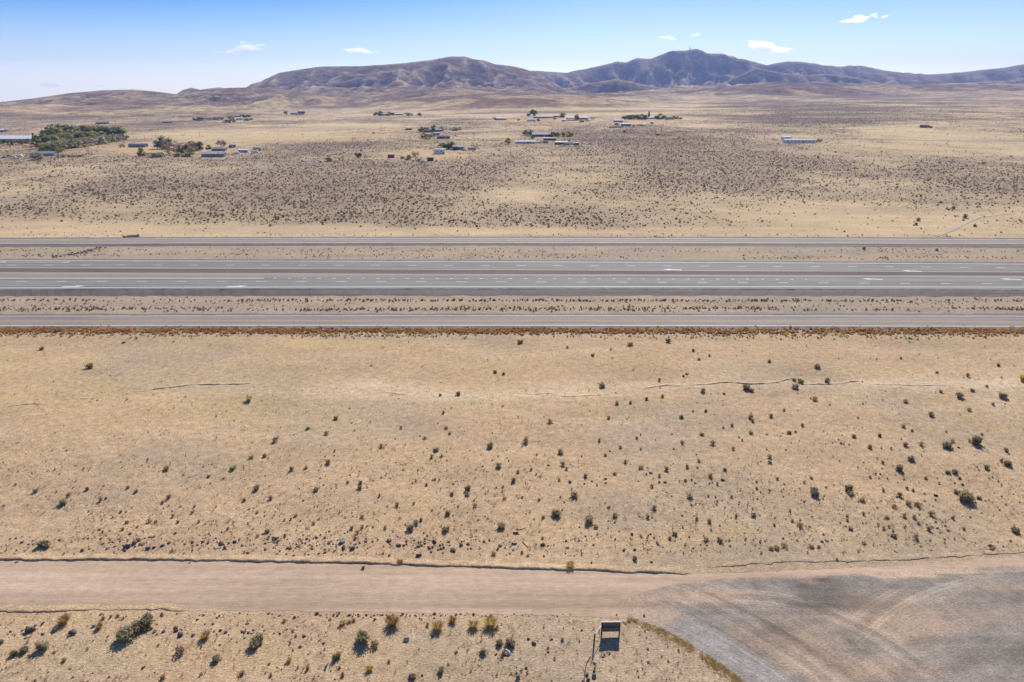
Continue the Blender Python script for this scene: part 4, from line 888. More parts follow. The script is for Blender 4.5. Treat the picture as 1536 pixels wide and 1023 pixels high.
# wire fence between field and roadside weeds
fr = empty('wire_fence', (0, 0, 0), 0, 'thin wire fence with slim posts between the field and the russet roadside weeds', 'fence')
xs = np.arange(-118, 119, 5.6); pts = []
for x in xs:
    px = 768 + x * 6.2; yy_ = plane(768, 507 + (px - 768) * .0009)[1]; z_ = h1(x, yy_); pts.append((x, yy_, z_))
    MB().tube((x, yy_, z_ - .05), (x, yy_, z_ + 1.15), .035, n=5).build('post', M['pole'], fr)
m = MB()
for hh in (.35, .7, 1.08):
    for a, b in zip(pts[:-1], pts[1:]): m.tube((a[0], a[1], a[2] + hh), (b[0], b[1], b[2] + hh), .006, n=4)
m.build('wire', M['steel'], fr)
# rubble in the ditch and at the culvert on the left
def rubble(pts, n, spread, label, smin=.4, smax=1.1, mat=None):
    t = RNG.uniform(0, len(pts) - 1.001, n); i = t.astype(int); f = t - i; A = np.array(pts, float)
    p = A[i] * (1 - f[:, None]) + A[i + 1] * f[:, None] + RNG.normal(size=(n, 2)) * spread
    x, y = plane(p[:, 0], p[:, 1])
    tag(scatter('rubble', [rock_proto(400 + i_, 1) for i_ in range(4)], x, y, H(x, y) - .05, RNG.uniform(smin, smax, n), mat or M['rock'], RNG), label, 'rubble', kind='stuff')
rubble([(80,386),(100,383),(115,380),(130,377),(142,374),(152,371)], 120, (3.0, .9), 'dark rubble lining the ditch between the far frontage road and highway', .3, .9, M['rock_brown'])
rubble([(186,356),(197,354.5),(207,355)], 90, (1.5, .8), 'dark rubble at the culvert mouth beyond the far frontage road', .5, 1.1)
for px, py, s_, lab in ((137.5, 376.3, 1.3, 'white block in the dark rubble of the ditch'), (1364.5, 508, .9, 'bluish white stone below the wire fence on the right'), (858.5, 433.6, .7, 'white scrap on the dark highway shoulder, left one'), (932.5, 436, .6, 'white scrap on the dark highway shoulder, right one')):
    X, Y, Z = P(px, py); o = bpy.data.objects.new('rock' if px < 500 or px > 1000 else 'litter', ROCKP[1]); COL.objects.link(o); o.location = (X, Y, Z + (.35 if 420 < py < 440 else 0)); o.scale = (s_, s_ * .8, s_); tag(o, lab, 'stone' if px < 500 or px > 1000 else 'litter')

# ------------------------------------------------------------------ settlement
def wh(px, py): 
    X, Y, Z = P(px, py); return X, Y, Z, mpp(X, Y, Z)
def building(name, label, px, py, wpx, wall, roof, depth=8, h=2.7, rh=1.3, kind='gable', rot=0.0, nwin=3, door=True, cat='house', group=None, wm=None, shift=0):
    X, Y, Z, k = wh(px, py); L = wpx * k; Y += depth / 2; Z = h1(X, Y)
    r = empty(name, (X, Y, Z - .1), rot, label, cat, group)
    w = MB().box((0, 0, h / 2), (L, depth, h)); 
    if kind == 'gable':
        w.add([(-L/2+.01, -depth/2+.01, h), (-L/2+.01, depth/2-.01, h), (-L/2+.01, 0, h + rh), (L/2-.01, -depth/2+.01, h), (L/2-.01, depth/2-.01, h), (L/2-.01, 0, h + rh)], [(0,2,1),(3,4,5),(0,3,5,2),(1,2,5,4)])
    w.build('wall', M[wall], r)
    e = .35; m = MB()
    if kind == 'gable':
        sl = rh / (depth / 2); d2 = depth / 2 + e; t = .12
        for s_ in (-1, 1):
            V = [(-L/2-e, 0, h+rh+.05), (L/2+e, 0, h+rh+.05), (L/2+e, s_*d2, h+.05-sl*e), (-L/2-e, s_*d2, h+.05-sl*e)]
            V += [(a, b, c + t) for a, b, c in V]; F = [(0,1,2,3),(7,6,5,4),(0,4,5,1),(1,5,6,2),(2,6,7,3),(3,7,4,0)]
            m.add(V, F)
    else:
        m.box((0, 0, h + .1), (L + 2 * e, depth + 2 * e, .16))
    m.build('roof', M[roof], r)
    if kind == 'gable' and L > 14: MB().box((L * .2, depth * .2, h + rh * .8), (.7, .7, 1.3)).build('chimney', M['brown'], r)
    for i in range(nwin):
        x = -L / 2 + L * (i + .8) / (nwin + .6)
        if door and i == nwin // 2:
            dr = MB().box((x + L * .28 / (nwin), -depth / 2 - .03, 1.05), (1.0, .08, 2.0)).build('door', M['brown' if wall != 'brown' else 'white'], r)
        f = MB().box((x, -depth / 2 - .03, h * .58), (1.5, .06, 1.1)).build('window', M['white'] if wall not in ('white',) else M['greyw'], r)
        MB().box((x, -depth / 2 - .07, h * .58), (1.3, .04, .9)).build('pane', M['glass'], f)
    return r
def container(label, px, py, wpx, mat, h=2.6, depth=2.5, group=None):
    X, Y, Z, k = wh(px, py); L = wpx * k; r = empty('storage_container', (X, Y + depth / 2, Z), rnd.uniform(-.15, .15), label, 'container', group)
    m = MB().box((0, 0, h / 2 + .1), (L, depth, h))
    n = int(L / .5)
    for i in range(n): m.box((-L / 2 + .25 + i * L / n, -depth / 2 - .02, h / 2 + .1), (.22, .05, h - .4))
    m.build('body', M[mat], r); MB().box((0, 0, h + .14), (L + .1, depth + .1, .08)).build('roof', M['roofg' if mat != 'rust' else 'cream'], r)
    for s_ in (-1, 1): MB().box((L / 2 + .03, s_ * depth / 4, h / 2 + .1), (.06, depth / 2 - .1, h - .2)).build('door', M[mat], r)
    return r
def vehicle(kind, label, px, py, mat, L=4.6, rot=0.0, group=None):
    X, Y, Z, k = wh(px, py)
    nm = {'car': 'parked_car', 'van': 'parked_van', 'rv': 'camper_trailer', 'truck': 'box_truck', 'pickup': 'pickup_truck'}[kind]
    r = empty(nm, (X, Y + 1, Z), rot, label, {'car': 'car', 'van': 'van', 'rv': 'camper trailer', 'truck': 'truck', 'pickup': 'pickup'}[kind], group)
    w = {'car': 1.8, 'van': 2.0, 'rv': 2.5, 'truck': 2.4, 'pickup': 1.95}[kind]; a = L / 2
    if kind == 'car': pr = [(-a,.4),(a,.4),(a,.85),(a*.6,.98),(a*.3,1.45),(-a*.45,1.45),(-a*.75,1.0),(-a,.9)]
    elif kind == 'pickup': pr = [(-a,.45),(a,.45),(a,1.0),(a*.55,1.12),(a*.35,1.75),(-a*.05,1.78),(-a*.12,1.15),(-a,1.15)]
    elif kind == 'van': pr = [(-a,.4),(a,.4),(a,1.1),(a*.8,1.3),(a*.55,2.2),(-a,2.25)]
    elif kind == 'truck': pr = [(-a,.6),(a,.6),(a,1.5),(a*.85,2.2),(a*.6,2.25),(a*.58,3.1),(-a,3.1)]
    else: pr = [(-a,.5),(a*.9,.5),(a,.9),(a*.93,2.7),(a*.8,2.9),(-a*.95,2.9),(-a,2.6)]
    MB().prism(pr, -w / 2, w / 2).build('body', M[mat], r)
    wz = {'car': 1.2, 'van': 1.65, 'rv': 1.9, 'truck': 1.85, 'pickup': 1.45}[kind]; wl = {'car': .42, 'van': .3, 'rv': .22, 'truck': .1, 'pickup': .16}[kind] * L
    cx = {'car': -.08, 'van': .1, 'rv': 0, 'truck': .36, 'pickup': .07}[kind] * L
    for s_ in (-1, 1): MB().box((cx, s_ * (w / 2 + .01), wz), (wl, .03, .38)).build('window', M['glass'], r)
    for xx_ in (-.3, .3):
        for s_ in (-1, 1): MB().tube((xx_ * L, s_ * (w / 2 - .2), .36), (xx_ * L, s_ * (w / 2 + .02), .36), .36, n=12).build('wheel', M['tyre'], r)
    if kind == 'rv': MB().tube((a, 0, .6), (a + 1.2, 0, .5), .06).build('hitch', M['steel'], r)
    return r
def crown_mesh(seed, n, ntip, size, gs, h, low, sp=.5):
    r = np.random.default_rng(seed); a = r.uniform(0, 6.283, ntip); t = r.uniform(0, 1, ntip); zc = low + (h - low) * t
    rad = sp * np.sqrt(np.clip(1 - (2 * t - .85) ** 2 * .8, .05, 1)) * np.sqrt(r.uniform(.15, 1, ntip))
    tip = np.stack([np.cos(a) * rad, np.sin(a) * rad, zc], 1); k = r.integers(0, ntip, n); rr = r.uniform(.6, 1.3, ntip)[k][:, None]
    C = tip[k] + r.normal(size=(n, 3)) * gs * rr; C[:, 2] = np.maximum(C[:, 2], low * .6); return quads(C, size, r, up=0, asp=1.1)
def cone_mesh(seed, n, h=1.0, sp=.2):
    r = np.random.default_rng(seed); t = r.uniform(.06, 1, n) ** 1.2; a = r.uniform(0, 6.283, n); rad = sp * (1 - t) ** .7 * np.sqrt(r.uniform(.2, 1, n)) * (1 + .25 * np.sin(a * 3 + t * 9))
    C = np.stack([np.cos(a) * rad, np.sin(a) * rad, t * h], 1); return quads(C, .07, r, up=0, asp=1.2)
CR = {}; GR = 'trees of the dense green grove at the left'
for nm_, mt in (('olive','olive'),('grey','greytree'),('dark','darktree'),('yellow','yellowtree'),('bright','brighttree'),('bare','bare')):
    CR[nm_] = [mesh_np('crown', *crown_mesh(hash(0) + 500 + i + 13 * len(nm_), 900 if nm_ != 'bare' else 620, 17, .085 if nm_ != 'bare' else .05, .085, .98, .12), M[mt], link=False) for i in range(3)]
CR['cone'] = [mesh_np('crown', *cone_mesh(600 + i, 500), M['darktree'], link=False) for i in range(2)]
CR['low'] = [mesh_np('crown', *crown_mesh(620 + i, 480, 14, .09, .10, .6, .03, .55), M['greytree'], link=False) for i in range(3)]
CR['lowolive'] = [mesh_np('crown', *crown_mesh(630 + i, 480, 14, .09, .10, .6, .03, .55), M['olive'], link=False) for i in range(2)]
tm = MB(); tm.tube((0, 0, -.03), (.01, .01, .35), .035, .024, 7)
for a in range(5): tm.tube((.01, .01, .28 + .03 * a), (.24 * math.cos(a * 1.3), .24 * math.sin(a * 1.3), .55 + .08 * (a % 3)), .018, .006, 5)
TRUNK = mesh_np('trunk', tm.v, tm.f, M['bark'], True, link=False)
def tree(kind, label, px, py, wpx, hpx=None, group=None):
    X, Y, Z, k = wh(px, py); w = wpx * k * 1.05; h = (hpx or wpx) * k
    nm = {'cone': 'conifer', 'bare': 'leafless_tree', 'low': 'low_tree', 'lowolive': 'low_tree'}.get(kind, 'broadleaf_tree')
    if group == GR: w *= 1.25; h *= 1.08
    if 225 < px < 305 and py > 220: w *= 1.45
    r = empty(nm, (X, Y, Z - .1), rnd.uniform(0, 6.28), label, 'tree', group)
    hs = h if kind not in ('low', 'lowolive') else h / .62; ws = w if kind != 'cone' else w * 2.2
    c = bpy.data.objects.new('crown', rnd.choice(CR[kind])); COL.objects.link(c); c.parent = r; c.scale = (ws, ws, hs)
    t = bpy.data.objects.new('trunk', TRUNK); COL.objects.link(t); t.parent = r; t.scale = (min(w, h), min(w, h), hs * .9)
    return r
def pole(label, px, py, hpx, cat='utility pole', arm=True):
    X, Y, Z, k = wh(px, py); h = hpx * k; r = empty('utility_pole', (X, Y, Z - .3), rnd.uniform(-.2, .2), label, cat, 'utility poles on the plain')
    MB().tube((0, 0, 0), (0, 0, h), .19, .13, 8).build('shaft', M['pole'], r)
    if arm: 
        ar = MB().box((0, -.15, h - .6), (2.2, .12, .14)).build('crossarm', M['pole'], r)
        for q in (-1, -.4, .4, 1): MB().tube((q, -.15, h - .53), (q, -.15, h - .33), .05, n=6).build('insulator', M['greyw'], ar)
# left group
building('barn', 'very long white-roofed barn at the far left behind small trees', 28, 212.5, 76, 'greyw', 'white', 22, 3.6, 3.6, nwin=8, door=False, cat='barn')
for i, (px, py, w, h, k_, lab) in enumerate([(6,216,15,7.5,'dark','dark green tree at the left edge in front of the long barn'),(17,217,12,7,'olive','olive tree, second from left before the long barn'),(29,216.5,10,6.5,'yellow','yellowish tree, third from left before the long barn'),
     (41,215,11,7,'grey','grey-green tree at the right end of the long barn'),(51.5,213,6,13,'cone','slim dark conifer at the right end of the long barn')]): tree(k_, lab, px, py, w, h)
GR = 'trees of the dense green grove at the left'
grove = [(74,214,24,17,'dark'),(84,212,22,19,'olive'),(93,210,22,19,'dark'),(103,209,22,18,'olive'),(113,209,20,17,'grey'),(122,208,20,17,'dark'),(131,208,20,16,'olive'),(139,207.5,20,16,'yellow'),(148,207,20,16,'olive'),(157,206.5,18,15,'grey'),
 (165,207,20,17,'dark'),(173,207,20,16,'dark'),(181,206.5,14,12,'olive'),(66,219,22,15,'dark'),(76,219,20,13,'olive'),(62,223,18,13,'dark'),
 (86,217,20,13,'yellow'),(96,216,20,13,'olive'),(106,215,20,13,'olive'),(117,214.5,20,12,'yellow'),(128,213,20,12,'olive'),(139,212,20,12,'yellow'),(150,211,18,11,'olive'),
 (84,223.5,18,9,'low'),(93,223.5,18,10,'low'),(102,222.5,18,10,'low'),(111,221.5,18,10,'low'),(120,220.5,18,10,'low'),(129,219,18,10,'low'),(138,217.5,18,9,'low'),(147,216.5,18,9,'low'),(156,214.5,18,9,'low'),(165,213,18,8,'low'),(174,211.5,16,8,'low'),(183,210,14,8,'lowolive'),(72,226,20,10,'lowolive'),(81,228,18,11,'olive')]
rows = {'back': [], 'mid': [], 'front': []}
for t_ in grove: rows['front' if t_[4].startswith('low') or t_[1] > 225 else ('mid' if (t_[1] > 210.5) else 'back')].append(t_)
for rn, L in rows.items():
    L.sort()
    for i, (px, py, w, h, k_) in enumerate(L):
        look = {'dark': 'dark green tree', 'olive': 'olive green tree', 'yellow': 'yellow-green tree', 'grey': 'grey-green tree', 'low': 'low grey-green tree', 'lowolive': 'low olive tree'}[k_]
        tree(k_, f"{look} {ordn(i)} in the {rn} row of the left grove", px, py, w, h, GR)
building('shed', 'long grey-roofed shed between round trees at the left', 63, 234, 36, 'greyw', 'roofg', 9, 2.6, 1.6, nwin=3, cat='shed')
tree('grey', 'round grey-green tree in front of the long grey shed', 57, 240, 14, 11)
vehicle('van', 'white van parked left of the long grey shed', 29, 236, 'white', 6, .1); vehicle('pickup', 'white pickup next to the white van at the left', 22, 237.5, 'white', 5.2, 2.9)
vehicle('car', 'dark car at the far left near the white van', 6, 237, 'blue', 4.6, .2); vehicle('car', 'black car behind the white pickup at the far left', 13, 235, 'blackpaint', 4.6, .1)
for px, py, w, lab in ((92,236,9,'dark junk heap right of the long grey shed'),(108,235.5,10,'dark bush, left of two, right of the long grey shed'),(119,235,9,'dark bush, right of two, right of the long grey shed')): tree('lowolive', lab, px, py, w, 4)
pole('utility pole in the ochre field right of the grove', 134, 234, 13)
building('house', 'dark blue-grey long house right of the grove', 205, 221, 25, 'blue', 'roofd', 8, 2.7, 1.2, nwin=5)
pole('tall pole with a cap behind the dark blue-grey house', 218, 213, 10)
building('shed', 'low blue-grey shed between the blue-grey house and the tall trees', 236, 220.5, 11, 'blue', 'roofg', 6, 2.3, .8, nwin=1, cat='shed')
tree('lowolive', 'small round olive bush left of the dark blue-grey house', 183.5, 221, 8, 5)
for px, py, w, h, k_, lab in [(246,223,15,17,'grey','tall grey-green tree, tallest of the group right of the blue-grey house'),(252,231,12,17,'bare','bare tree below the tall grey-green tree'),(213,234,11,11,'yellow','yellow-green tree near the track below the blue-grey house'),(222,235,12,7,'bare','bare shrubby tree beside the yellow-green tree'),
   (236,235.5,16,6,'low','low grey bush along the track, left part of the tree group'),(262,232,14,13,'bare','bare tree in the middle of the tree group'),(271,231,13,14,'bare','bare tree with pale twigs, middle right of the tree group'),(281,231,15,15,'grey','grey-green tree in the right part of the tree group'),
   (266,222,14,10,'bare','pale bare tree at the back of the tree group'),(291,226,13,12,'yellow','yellow-green tree near the right end of the tree group'),(300,226,9,12,'olive','olive tree at the right end of the tree group'),(276,235,14,8,'lowolive','low olive bush in front of the tree group'),
   (313,224,8,6,'bright','bright green bush behind the teal mobile home'),(332,220,14,11,'bare','bare tree behind the grey mobile home'),(337,219,8,7,'grey','grey tree right behind the grey mobile home')]: tree(k_, lab, px, py, w, h)
vehicle('truck', 'white box truck among the bare trees left of the teal home', 242, 233, 'white', 5, .2)
building('mobile_home', 'teal mobile home with grey roof beside the track', 319, 235.5, 33, 'teal', 'roofg', 7, 2.8, 1.1, rot=.05, nwin=5, cat='mobile home')
building('mobile_home', 'grey mobile home just behind the teal one', 328, 226.5, 21, 'greyw', 'roofg', 5, 2.6, .8, nwin=3, cat='mobile home')
building('shed', 'small brown shed right of the grey mobile home', 347.5, 221.5, 8, 'brown', 'roofb', 5, 2.4, .8, nwin=1, cat='shed')
vehicle('van', 'white van left of the white mobile home beyond the track', 355, 231.5, 'white', 6.0, .2)
building('mobile_home', 'white mobile home right of the teal one, beyond a white van', 365, 229, 15, 'white', 'white', 5, 2.9, .6, nwin=4, cat='mobile home')
vehicle('van', 'white van in front of the rightmost white trailer of the left group', 383, 229.5, 'white', 6.0, .1)
vehicle('rv', 'long pale camper trailer, rightmost of the left group', 386, 225, 'cream', 9.5, 0)
building('house', 'long blue house far off above the grove', 152, 186, 17, 'blue', 'blue', 9, 3, 1.4, nwin=3)
building('house', 'small pinkish house far off right of the long blue house', 249.5, 184.5, 12, 'brown', 'pink', 8, 2.5, 2.0, nwin=2)
building('house', 'pale blue house at the far left edge above the long barn', 2, 198, 7, 'blue', 'white', 8, 3, 1.4, nwin=1)
building('house', 'white house amid trees far off left of centre', 359, 180, 10, 'cream', 'white', 9, 4, 2, nwin=2)
building('house', 'grey roofed house behind the white house amid far trees', 356, 175.5, 11, 'greyw', 'roofg', 9, 3, 1.2, nwin=2)
building('house', 'purple-grey far house between the tree lines left of centre', 314, 179.5, 10, 'greyw', 'roofd', 9, 3, 1.2, nwin=2)
FG = 'far tree line left of centre'
for i, (px, py, w, h, k_) in enumerate([(297,181,13,5,'dark'),(304,180.5,10,4,'olive'),(324,180,9,4,'grey'),(331,179.5,9,4,'dark'),(340,184,6,5,'dark'),(346,178,9,4,'olive'),(345,184,6,5,'dark'),(350,183.5,6,5,'olive'),(366,176,9,4,'dark'),(372,176,7,3.5,'dark'),(370,181.5,7,4,'dark'),(336,184.5,5,4,'bare'),(377,180,5,3,'dark')]):
    tree(k_, f"small {'dark' if k_=='dark' else 'grey-green'} tree of the far tree line left of centre, {ordn(i)}", px, py, w, h, FG)
building('house', 'grey house far off at the foot of the purple hill', 441, 171.5, 11, 'greyw', 'roofg', 9, 3, 1.4, nwin=2)
for px, w, h, lab in ((429,6,5,'dark tree left of the grey house under the purple hill'),(451,7,5,'dark tree just right of the grey house under the purple hill'),(455,5,5,'outermost dark tree right of the grey house under the purple hill')): tree('dark', lab, px, 171.5, w, h)
# centre
building('house', 'brown house among trees far off, topmost of the centre group', 575, 173.5, 15, 'brown', 'roofd', 9, 3, 1.2, nwin=3)
building('house', 'dark house with pale roof at the top of the centre group', 598, 172.5, 13, 'brown', 'white', 9, 3, 1.6, nwin=2)
for px, w, h, k_, lab in ((564,7,5,'dark','dark tree left of the topmost brown house'),(571,7,6,'olive','olive tree before the topmost brown house'),(584,8,5,'olive','olive tree between the two topmost houses'),(589,6,5,'dark','dark tree left of the pale roof at the top'),(611,9,4,'olive','olive bush right of the pale roof at the top'),(617,6,4,'bare','bare bush right of the pale roof at the top'),(629,6,4,'dark','dark bush farther right of the pale roof at the top')): tree(k_, lab, px, 173.5, w, h)
container('orange-brown container with pale top in the open centre', 613, 195, 9.5, 'rust')
vehicle('car', 'dark car alone in the open left of the orange container', 560.5, 200, 'blackpaint', 4.8); 
for px, py, w, h, k_, lab in ((633,198,10,7,'dark','dark tree at the left end of the centre homestead'),(640,198,9,6,'olive','olive tree, second in the centre homestead'),(651,198,10,9,'bright','bright green tree in the centre homestead'),(661,197,7,6,'olive','olive tree right of the blue-grey house in the centre'),
    (683,196,9,5,'olive','olive bush at the right end of the centre homestead'),(690,195,5,4,'bright','small green bush at the far right end of the centre homestead'),(637,207,9,7,'olive','olive tree left of the pale cube house in the centre'),(650,206.5,8,9,'bare','bare tree right of the pale cube house in the centre'),(641,209,9,4,'lowolive','low bush below the pale cube house')): tree(k_, lab, px, py, w, h)
building('house', 'dark brown house between green trees in the centre homestead', 642, 198.5, 11, 'brown', 'roofd', 8, 2.8, 1.3, nwin=2)
building('house', 'blue-grey house right of the bright green tree in the centre', 657, 197.5, 9, 'blue', 'roofg', 8, 3, 1.2, nwin=2)
for i, (px, lab) in enumerate(((665,'small white vehicle right of the centre homestead, left of three'),(669.5,'small white vehicle right of the centre homestead, middle of three'),(675,'dark pickup right of the centre homestead'))): vehicle('van' if i < 2 else 'pickup', lab, px, 194.5, 'white' if i < 2 else 'blackpaint', 5.2, 1.2)
building('house', 'pale boxy house in the centre homestead', 644, 205.5, 9, 'cream', 'cream', 8, 4, .6, kind='flat', nwin=2)
building('house', 'grey house with low roof behind the long brown building', 654, 203, 10, 'greyw', 'roofg', 8, 3, 1.2, nwin=2)
building('long_house', 'long brown building at the right of the centre homestead', 665, 208, 19, 'brown', 'roofb', 7, 2.8, 1.0, nwin=4)
vehicle('pickup', 'dark pickup parked right of the long brown building', 682.5, 204.5, 'blackpaint', 5.4)
building('workshop', 'pale blue-white workshop box, brightest in the lower centre group', 659, 231, 17, 'white', 'greyw', 9, 4.5, .5, kind='flat', nwin=2, cat='workshop')
building('house', 'grey roofed house shaded by dark trees right of the pale workshop', 687, 224.5, 16, 'blue', 'roofg', 8, 2.8, 1.4, nwin=3)
for px, py, w, h, k_, lab in ((664,221,12,6,'olive','olive tree behind the pale workshop'),(671,224,13,9,'dark','dark tree right of the pale workshop'),(677,223.5,13,10,'olive','tall olive tree before the grey roofed house'),(683,225,10,6,'dark','dark tree closest to the grey roofed house'),(713,222,6,4,'bare','bare bush right of the camper in the lower centre'),(647,224,7,4,'bare','bare bush left of the pale workshop')): tree(k_, lab, px, py, w, h)
vehicle('car', 'dark car on the pale yard of the lower centre group', 697, 226.5, 'blackpaint', 4.8, .1); vehicle('rv', 'grey camper trailer right of the dark car in the lower centre', 708, 225.5, 'greyw', 9, .05)
container('brick-red container left of the ochre grass patch', 586.5, 237, 9.5, 'rust', 3.2); container('dark brown container right of the ochre grass patch', 645.5, 241.5, 9, 'brown', 3)
for px, py, w, h, k_, lab in ((623,240,11,14,'bare','leafless tree in front of the ochre grass patch'),(613,239,9,6,'low','low grey bush left of the leafless tree'),(604,238,7,4,'lowolive','small olive bush between the red container and grey bush'),(629,242,8,4,'low','low bush right of the leafless tree'),(538,236.5,9,8,'dark','dark lone bushy tree on the plain left of the red container'),(549,237,6,5,'bare','bare bush right of the lone dark tree'),(492,242,9,5,'olive','olive bush at the end of the grey track'),(514,238,5,6,'bare','small upright bush between the track and the lone dark tree')): tree(k_, lab, px, py, w, h)
vehicle('pickup', 'white pickup beside the leafless tree', 634, 243.5, 'white', 5.0, .2)
building('house', 'white house standing alone left of the long pale compound', 751, 180, 18, 'greyw', 'white', 9, 3.4, 1.6, nwin=3)
tree('dark', 'dark bush at the left of the lone white house', 743, 180, 6, 4)
building('house', 'small white house at the left of the long pale compound', 797, 182, 13, 'white', 'greyw', 8, 3.6, 1.2, nwin=2)
building('barn', 'long low pale-blue building behind the small white house', 815, 177, 30, 'greyw', 'roofg', 9, 3, 1.0, nwin=5, cat='barn')
building('barn', 'long low brown building joining the compound in the middle', 838, 176, 18, 'brown', 'roofb', 8, 2.5, .8, nwin=3, cat='barn')
building('barn', 'large barn with two-part white roof and dark tree before it', 866, 179.5, 32, 'greyw', 'white', 12, 4.0, 2.0, nwin=4, cat='barn')
building('shed', 'low grey shed in front of the large white-roofed barn', 857, 181, 12, 'greyw', 'greyw', 6, 2.5, .8, nwin=2, cat='shed'); building('shed', 'small dark shed with white roof left of the low grey shed', 846, 182, 6.5, 'brown', 'white', 6, 2.5, .8, nwin=1, cat='shed')
for px, py, w, h, k_, lab in ((800,174,12,8,'bright','bright green tree behind the small white house'),(793,175,6,5,'dark','dark tree left of the bright green tree'),(844,176,8,6,'olive','olive tree left of the large barn'),(865,181,6,9,'dark','dark tree standing before the large white-roofed barn'),(807.5,182,5,4,'dark','dark bush right of the small white house'),(832,179,5,3,'lowolive','small bush in the ochre yard of the compound'),
    (873,183,9,4,'lowolive','low bush below the right end of the large barn'),(882,183,10,4,'bare','bare brush right below the large barn'),(889,180,7,5,'bare','bare tree right of the large barn'),(778,181,4,3,'dark','tiny dark bush between the two white houses')): tree(k_, lab, px, py, w, h)
building('house', 'big house with broad grey gable roof in the middle group', 812, 205, 27, 'brown', 'roofg', 13, 2.8, 2.8, nwin=4)
building('carport', 'dark open carport with white flat roof below the grey gable house', 825, 210.5, 19, 'dark', 'white', 7, 2.6, .3, kind='flat', nwin=0, door=False, cat='carport')  # solid near-black walls, painting the shade under the open roof
building('mobile_home', 'long white mobile home with many windows below the grey gable house', 788.5, 216, 30, 'white', 'white', 5.5, 3.0, .6, nwin=6, cat='mobile home')
building('shed', 'dark shed with pale roof, right of the white vans', 842, 217, 19, 'brown', 'cream', 6, 2.7, .9, nwin=2, cat='shed')
building('shed', 'small dark shed with white top at the right end of the middle group', 865, 218, 7, 'blue', 'white', 5, 2.8, .5, kind='flat', nwin=1, cat='shed')
for px, py, k_, lab, m_ in ((806.5,215,'pickup','dark pickup right of the long white mobile home','blue'),(813,214.5,'van','white van between the mobile home and dark shed, left of two','white'),(819,214.5,'van','blue-grey van between the mobile home and dark shed, right of two','blue'),(850,218,'van','blue van in front of the dark shed at the right','blue'),(857,217,'rv','white camper right of the dark shed','white'),(845,219,'car','white car lowest in front of the dark shed','white')): vehicle(k_, lab, px, py, m_, {'car': 4.6, 'van': 6, 'pickup': 5.4, 'rv': 7.5}[k_], .1)
for px, py, w, h, k_, lab in ((762,216,9,8,'olive','olive tree left of the long white mobile home'),(790,203,12,7,'olive','olive tree at the left of the grey gable house'),(796,204,8,9,'grey','grey tree at the left corner of the grey gable house'),(829,205,10,7,'dark','dark tree at the right of the grey gable house'),(836,205,8,6,'olive','olive tree, second right of the grey gable house'),(845,205,6,6,'olive','olive tree, third right of the grey gable house'),(853,205,7,7,'yellow','yellow-green tree, fourth right of the grey gable house'),(858,204,4,5,'dark','small dark tree at the end of the row right of the gable house'),(799,208,6,4,'dark','dark bush in front of the grey gable house'),(753,216,5,3,'bare','bare bush left of the olive tree by the mobile home')): tree(k_, lab, px, py, w, h)
building('house', 'pale grey house at the left of the tree-lined homestead', 928, 183.5, 13, 'greyw', 'roofg', 9, 3.4, 1.4, nwin=2)
building('barn', 'dark green-grey barn right of the rusty wall', 939.5, 189, 14, 'teal', 'roofg', 8, 3.2, 1.0, nwin=2, cat='barn')
building('shed', 'narrow blue-white shed left of the dark green-grey barn', 925, 188, 5, 'blue', 'white', 5, 4.0, .6, nwin=1, cat='shed')
X, Y, Z, k = wh(924, 191.5); m = MB().box((0, 0, .8), (22 * k, .2, 1.6)).box((0, 0, 1.65), (22 * k + .1, .3, .08)); o = m.build('long_wall', M['rust']); o.location = (X, Y, Z); o.rotation_euler = (0, 0, .25); tag(o, 'low rusty wall running left from the dark green-grey barn', 'wall')
RG = 'tree row of the right-hand homestead'
for i, (px, w, h, k_) in enumerate([(936,7,5,'dark'),(941,7,6,'bright'),(946,7,6,'yellow'),(950,7,6,'olive'),(955,7,7,'yellow'),(959,7,6,'olive'),(963,7,7,'yellow'),(968,6,6,'bright')]): tree(k_, f"{ {'dark':'dark','bright':'green','yellow':'yellow-green','olive':'olive'}[k_]} tree, {ordn(i)} in the tree row of the right-hand homestead", px, 179, w, h, RG)
tree('cone', 'slim dark conifer, tallest tree of the right-hand homestead', 973, 178, 5, 11)
for px, w, h, k_, lab in ((985,7,6,'dark','dark tree right of the white-fronted house'),(990,9,8,'yellow','yellow-green tree in the middle of the right-hand homestead'),(996,7,5,'bright','bright green tree left of the purple-grey roof'),(1011,6,5,'dark','dark tree right of the purple-grey roof'),(1016,5,4,'olive','small olive tree at the right end of the homestead'),(1021,5,3,'dark','last small dark bush at the right end of the homestead')): tree(k_, lab, px, 179, w, h)
building('house', 'white-fronted house between the conifer and yellow-green tree', 979, 178.5, 12, 'white', 'roofg', 8, 3, 1.2, nwin=3)
building('house', 'house with purple-grey roof at the right of the homestead', 1005, 179.5, 12, 'greyw', 'roofd', 9, 2.8, 2.2, nwin=2)
building('shed', 'tiny shed with pale roof below the right-hand homestead', 978, 185.5, 4, 'brown', 'cream', 4, 2.8, .5, nwin=1, cat='shed')
building('shed', 'small brown hut alone below the right-hand homestead', 988, 203, 5.5, 'brown', 'pink', 4, 2.4, .6, nwin=1, cat='shed')
tree('dark', 'dark lone bush left of the small brown hut', 936.5, 199, 4, 3.5); tree('dark', 'dark bush under the dark green-grey barn', 950, 190.5, 3.5, 3); tree('lowolive', 'low dark bush right of the dark green-grey barn', 960, 189, 9, 2.5)
building('mobile_home', 'long white house alone on the right-hand plain', 1201, 214.5, 46, 'white', 'greyw', 9, 3.2, .9, nwin=8, rot=-.05, cat='house')
building('garage', 'white garage block at the left end of the long white house', 1181, 210.5, 12, 'white', 'white', 8, 4.0, .4, kind='flat', nwin=1, cat='garage')
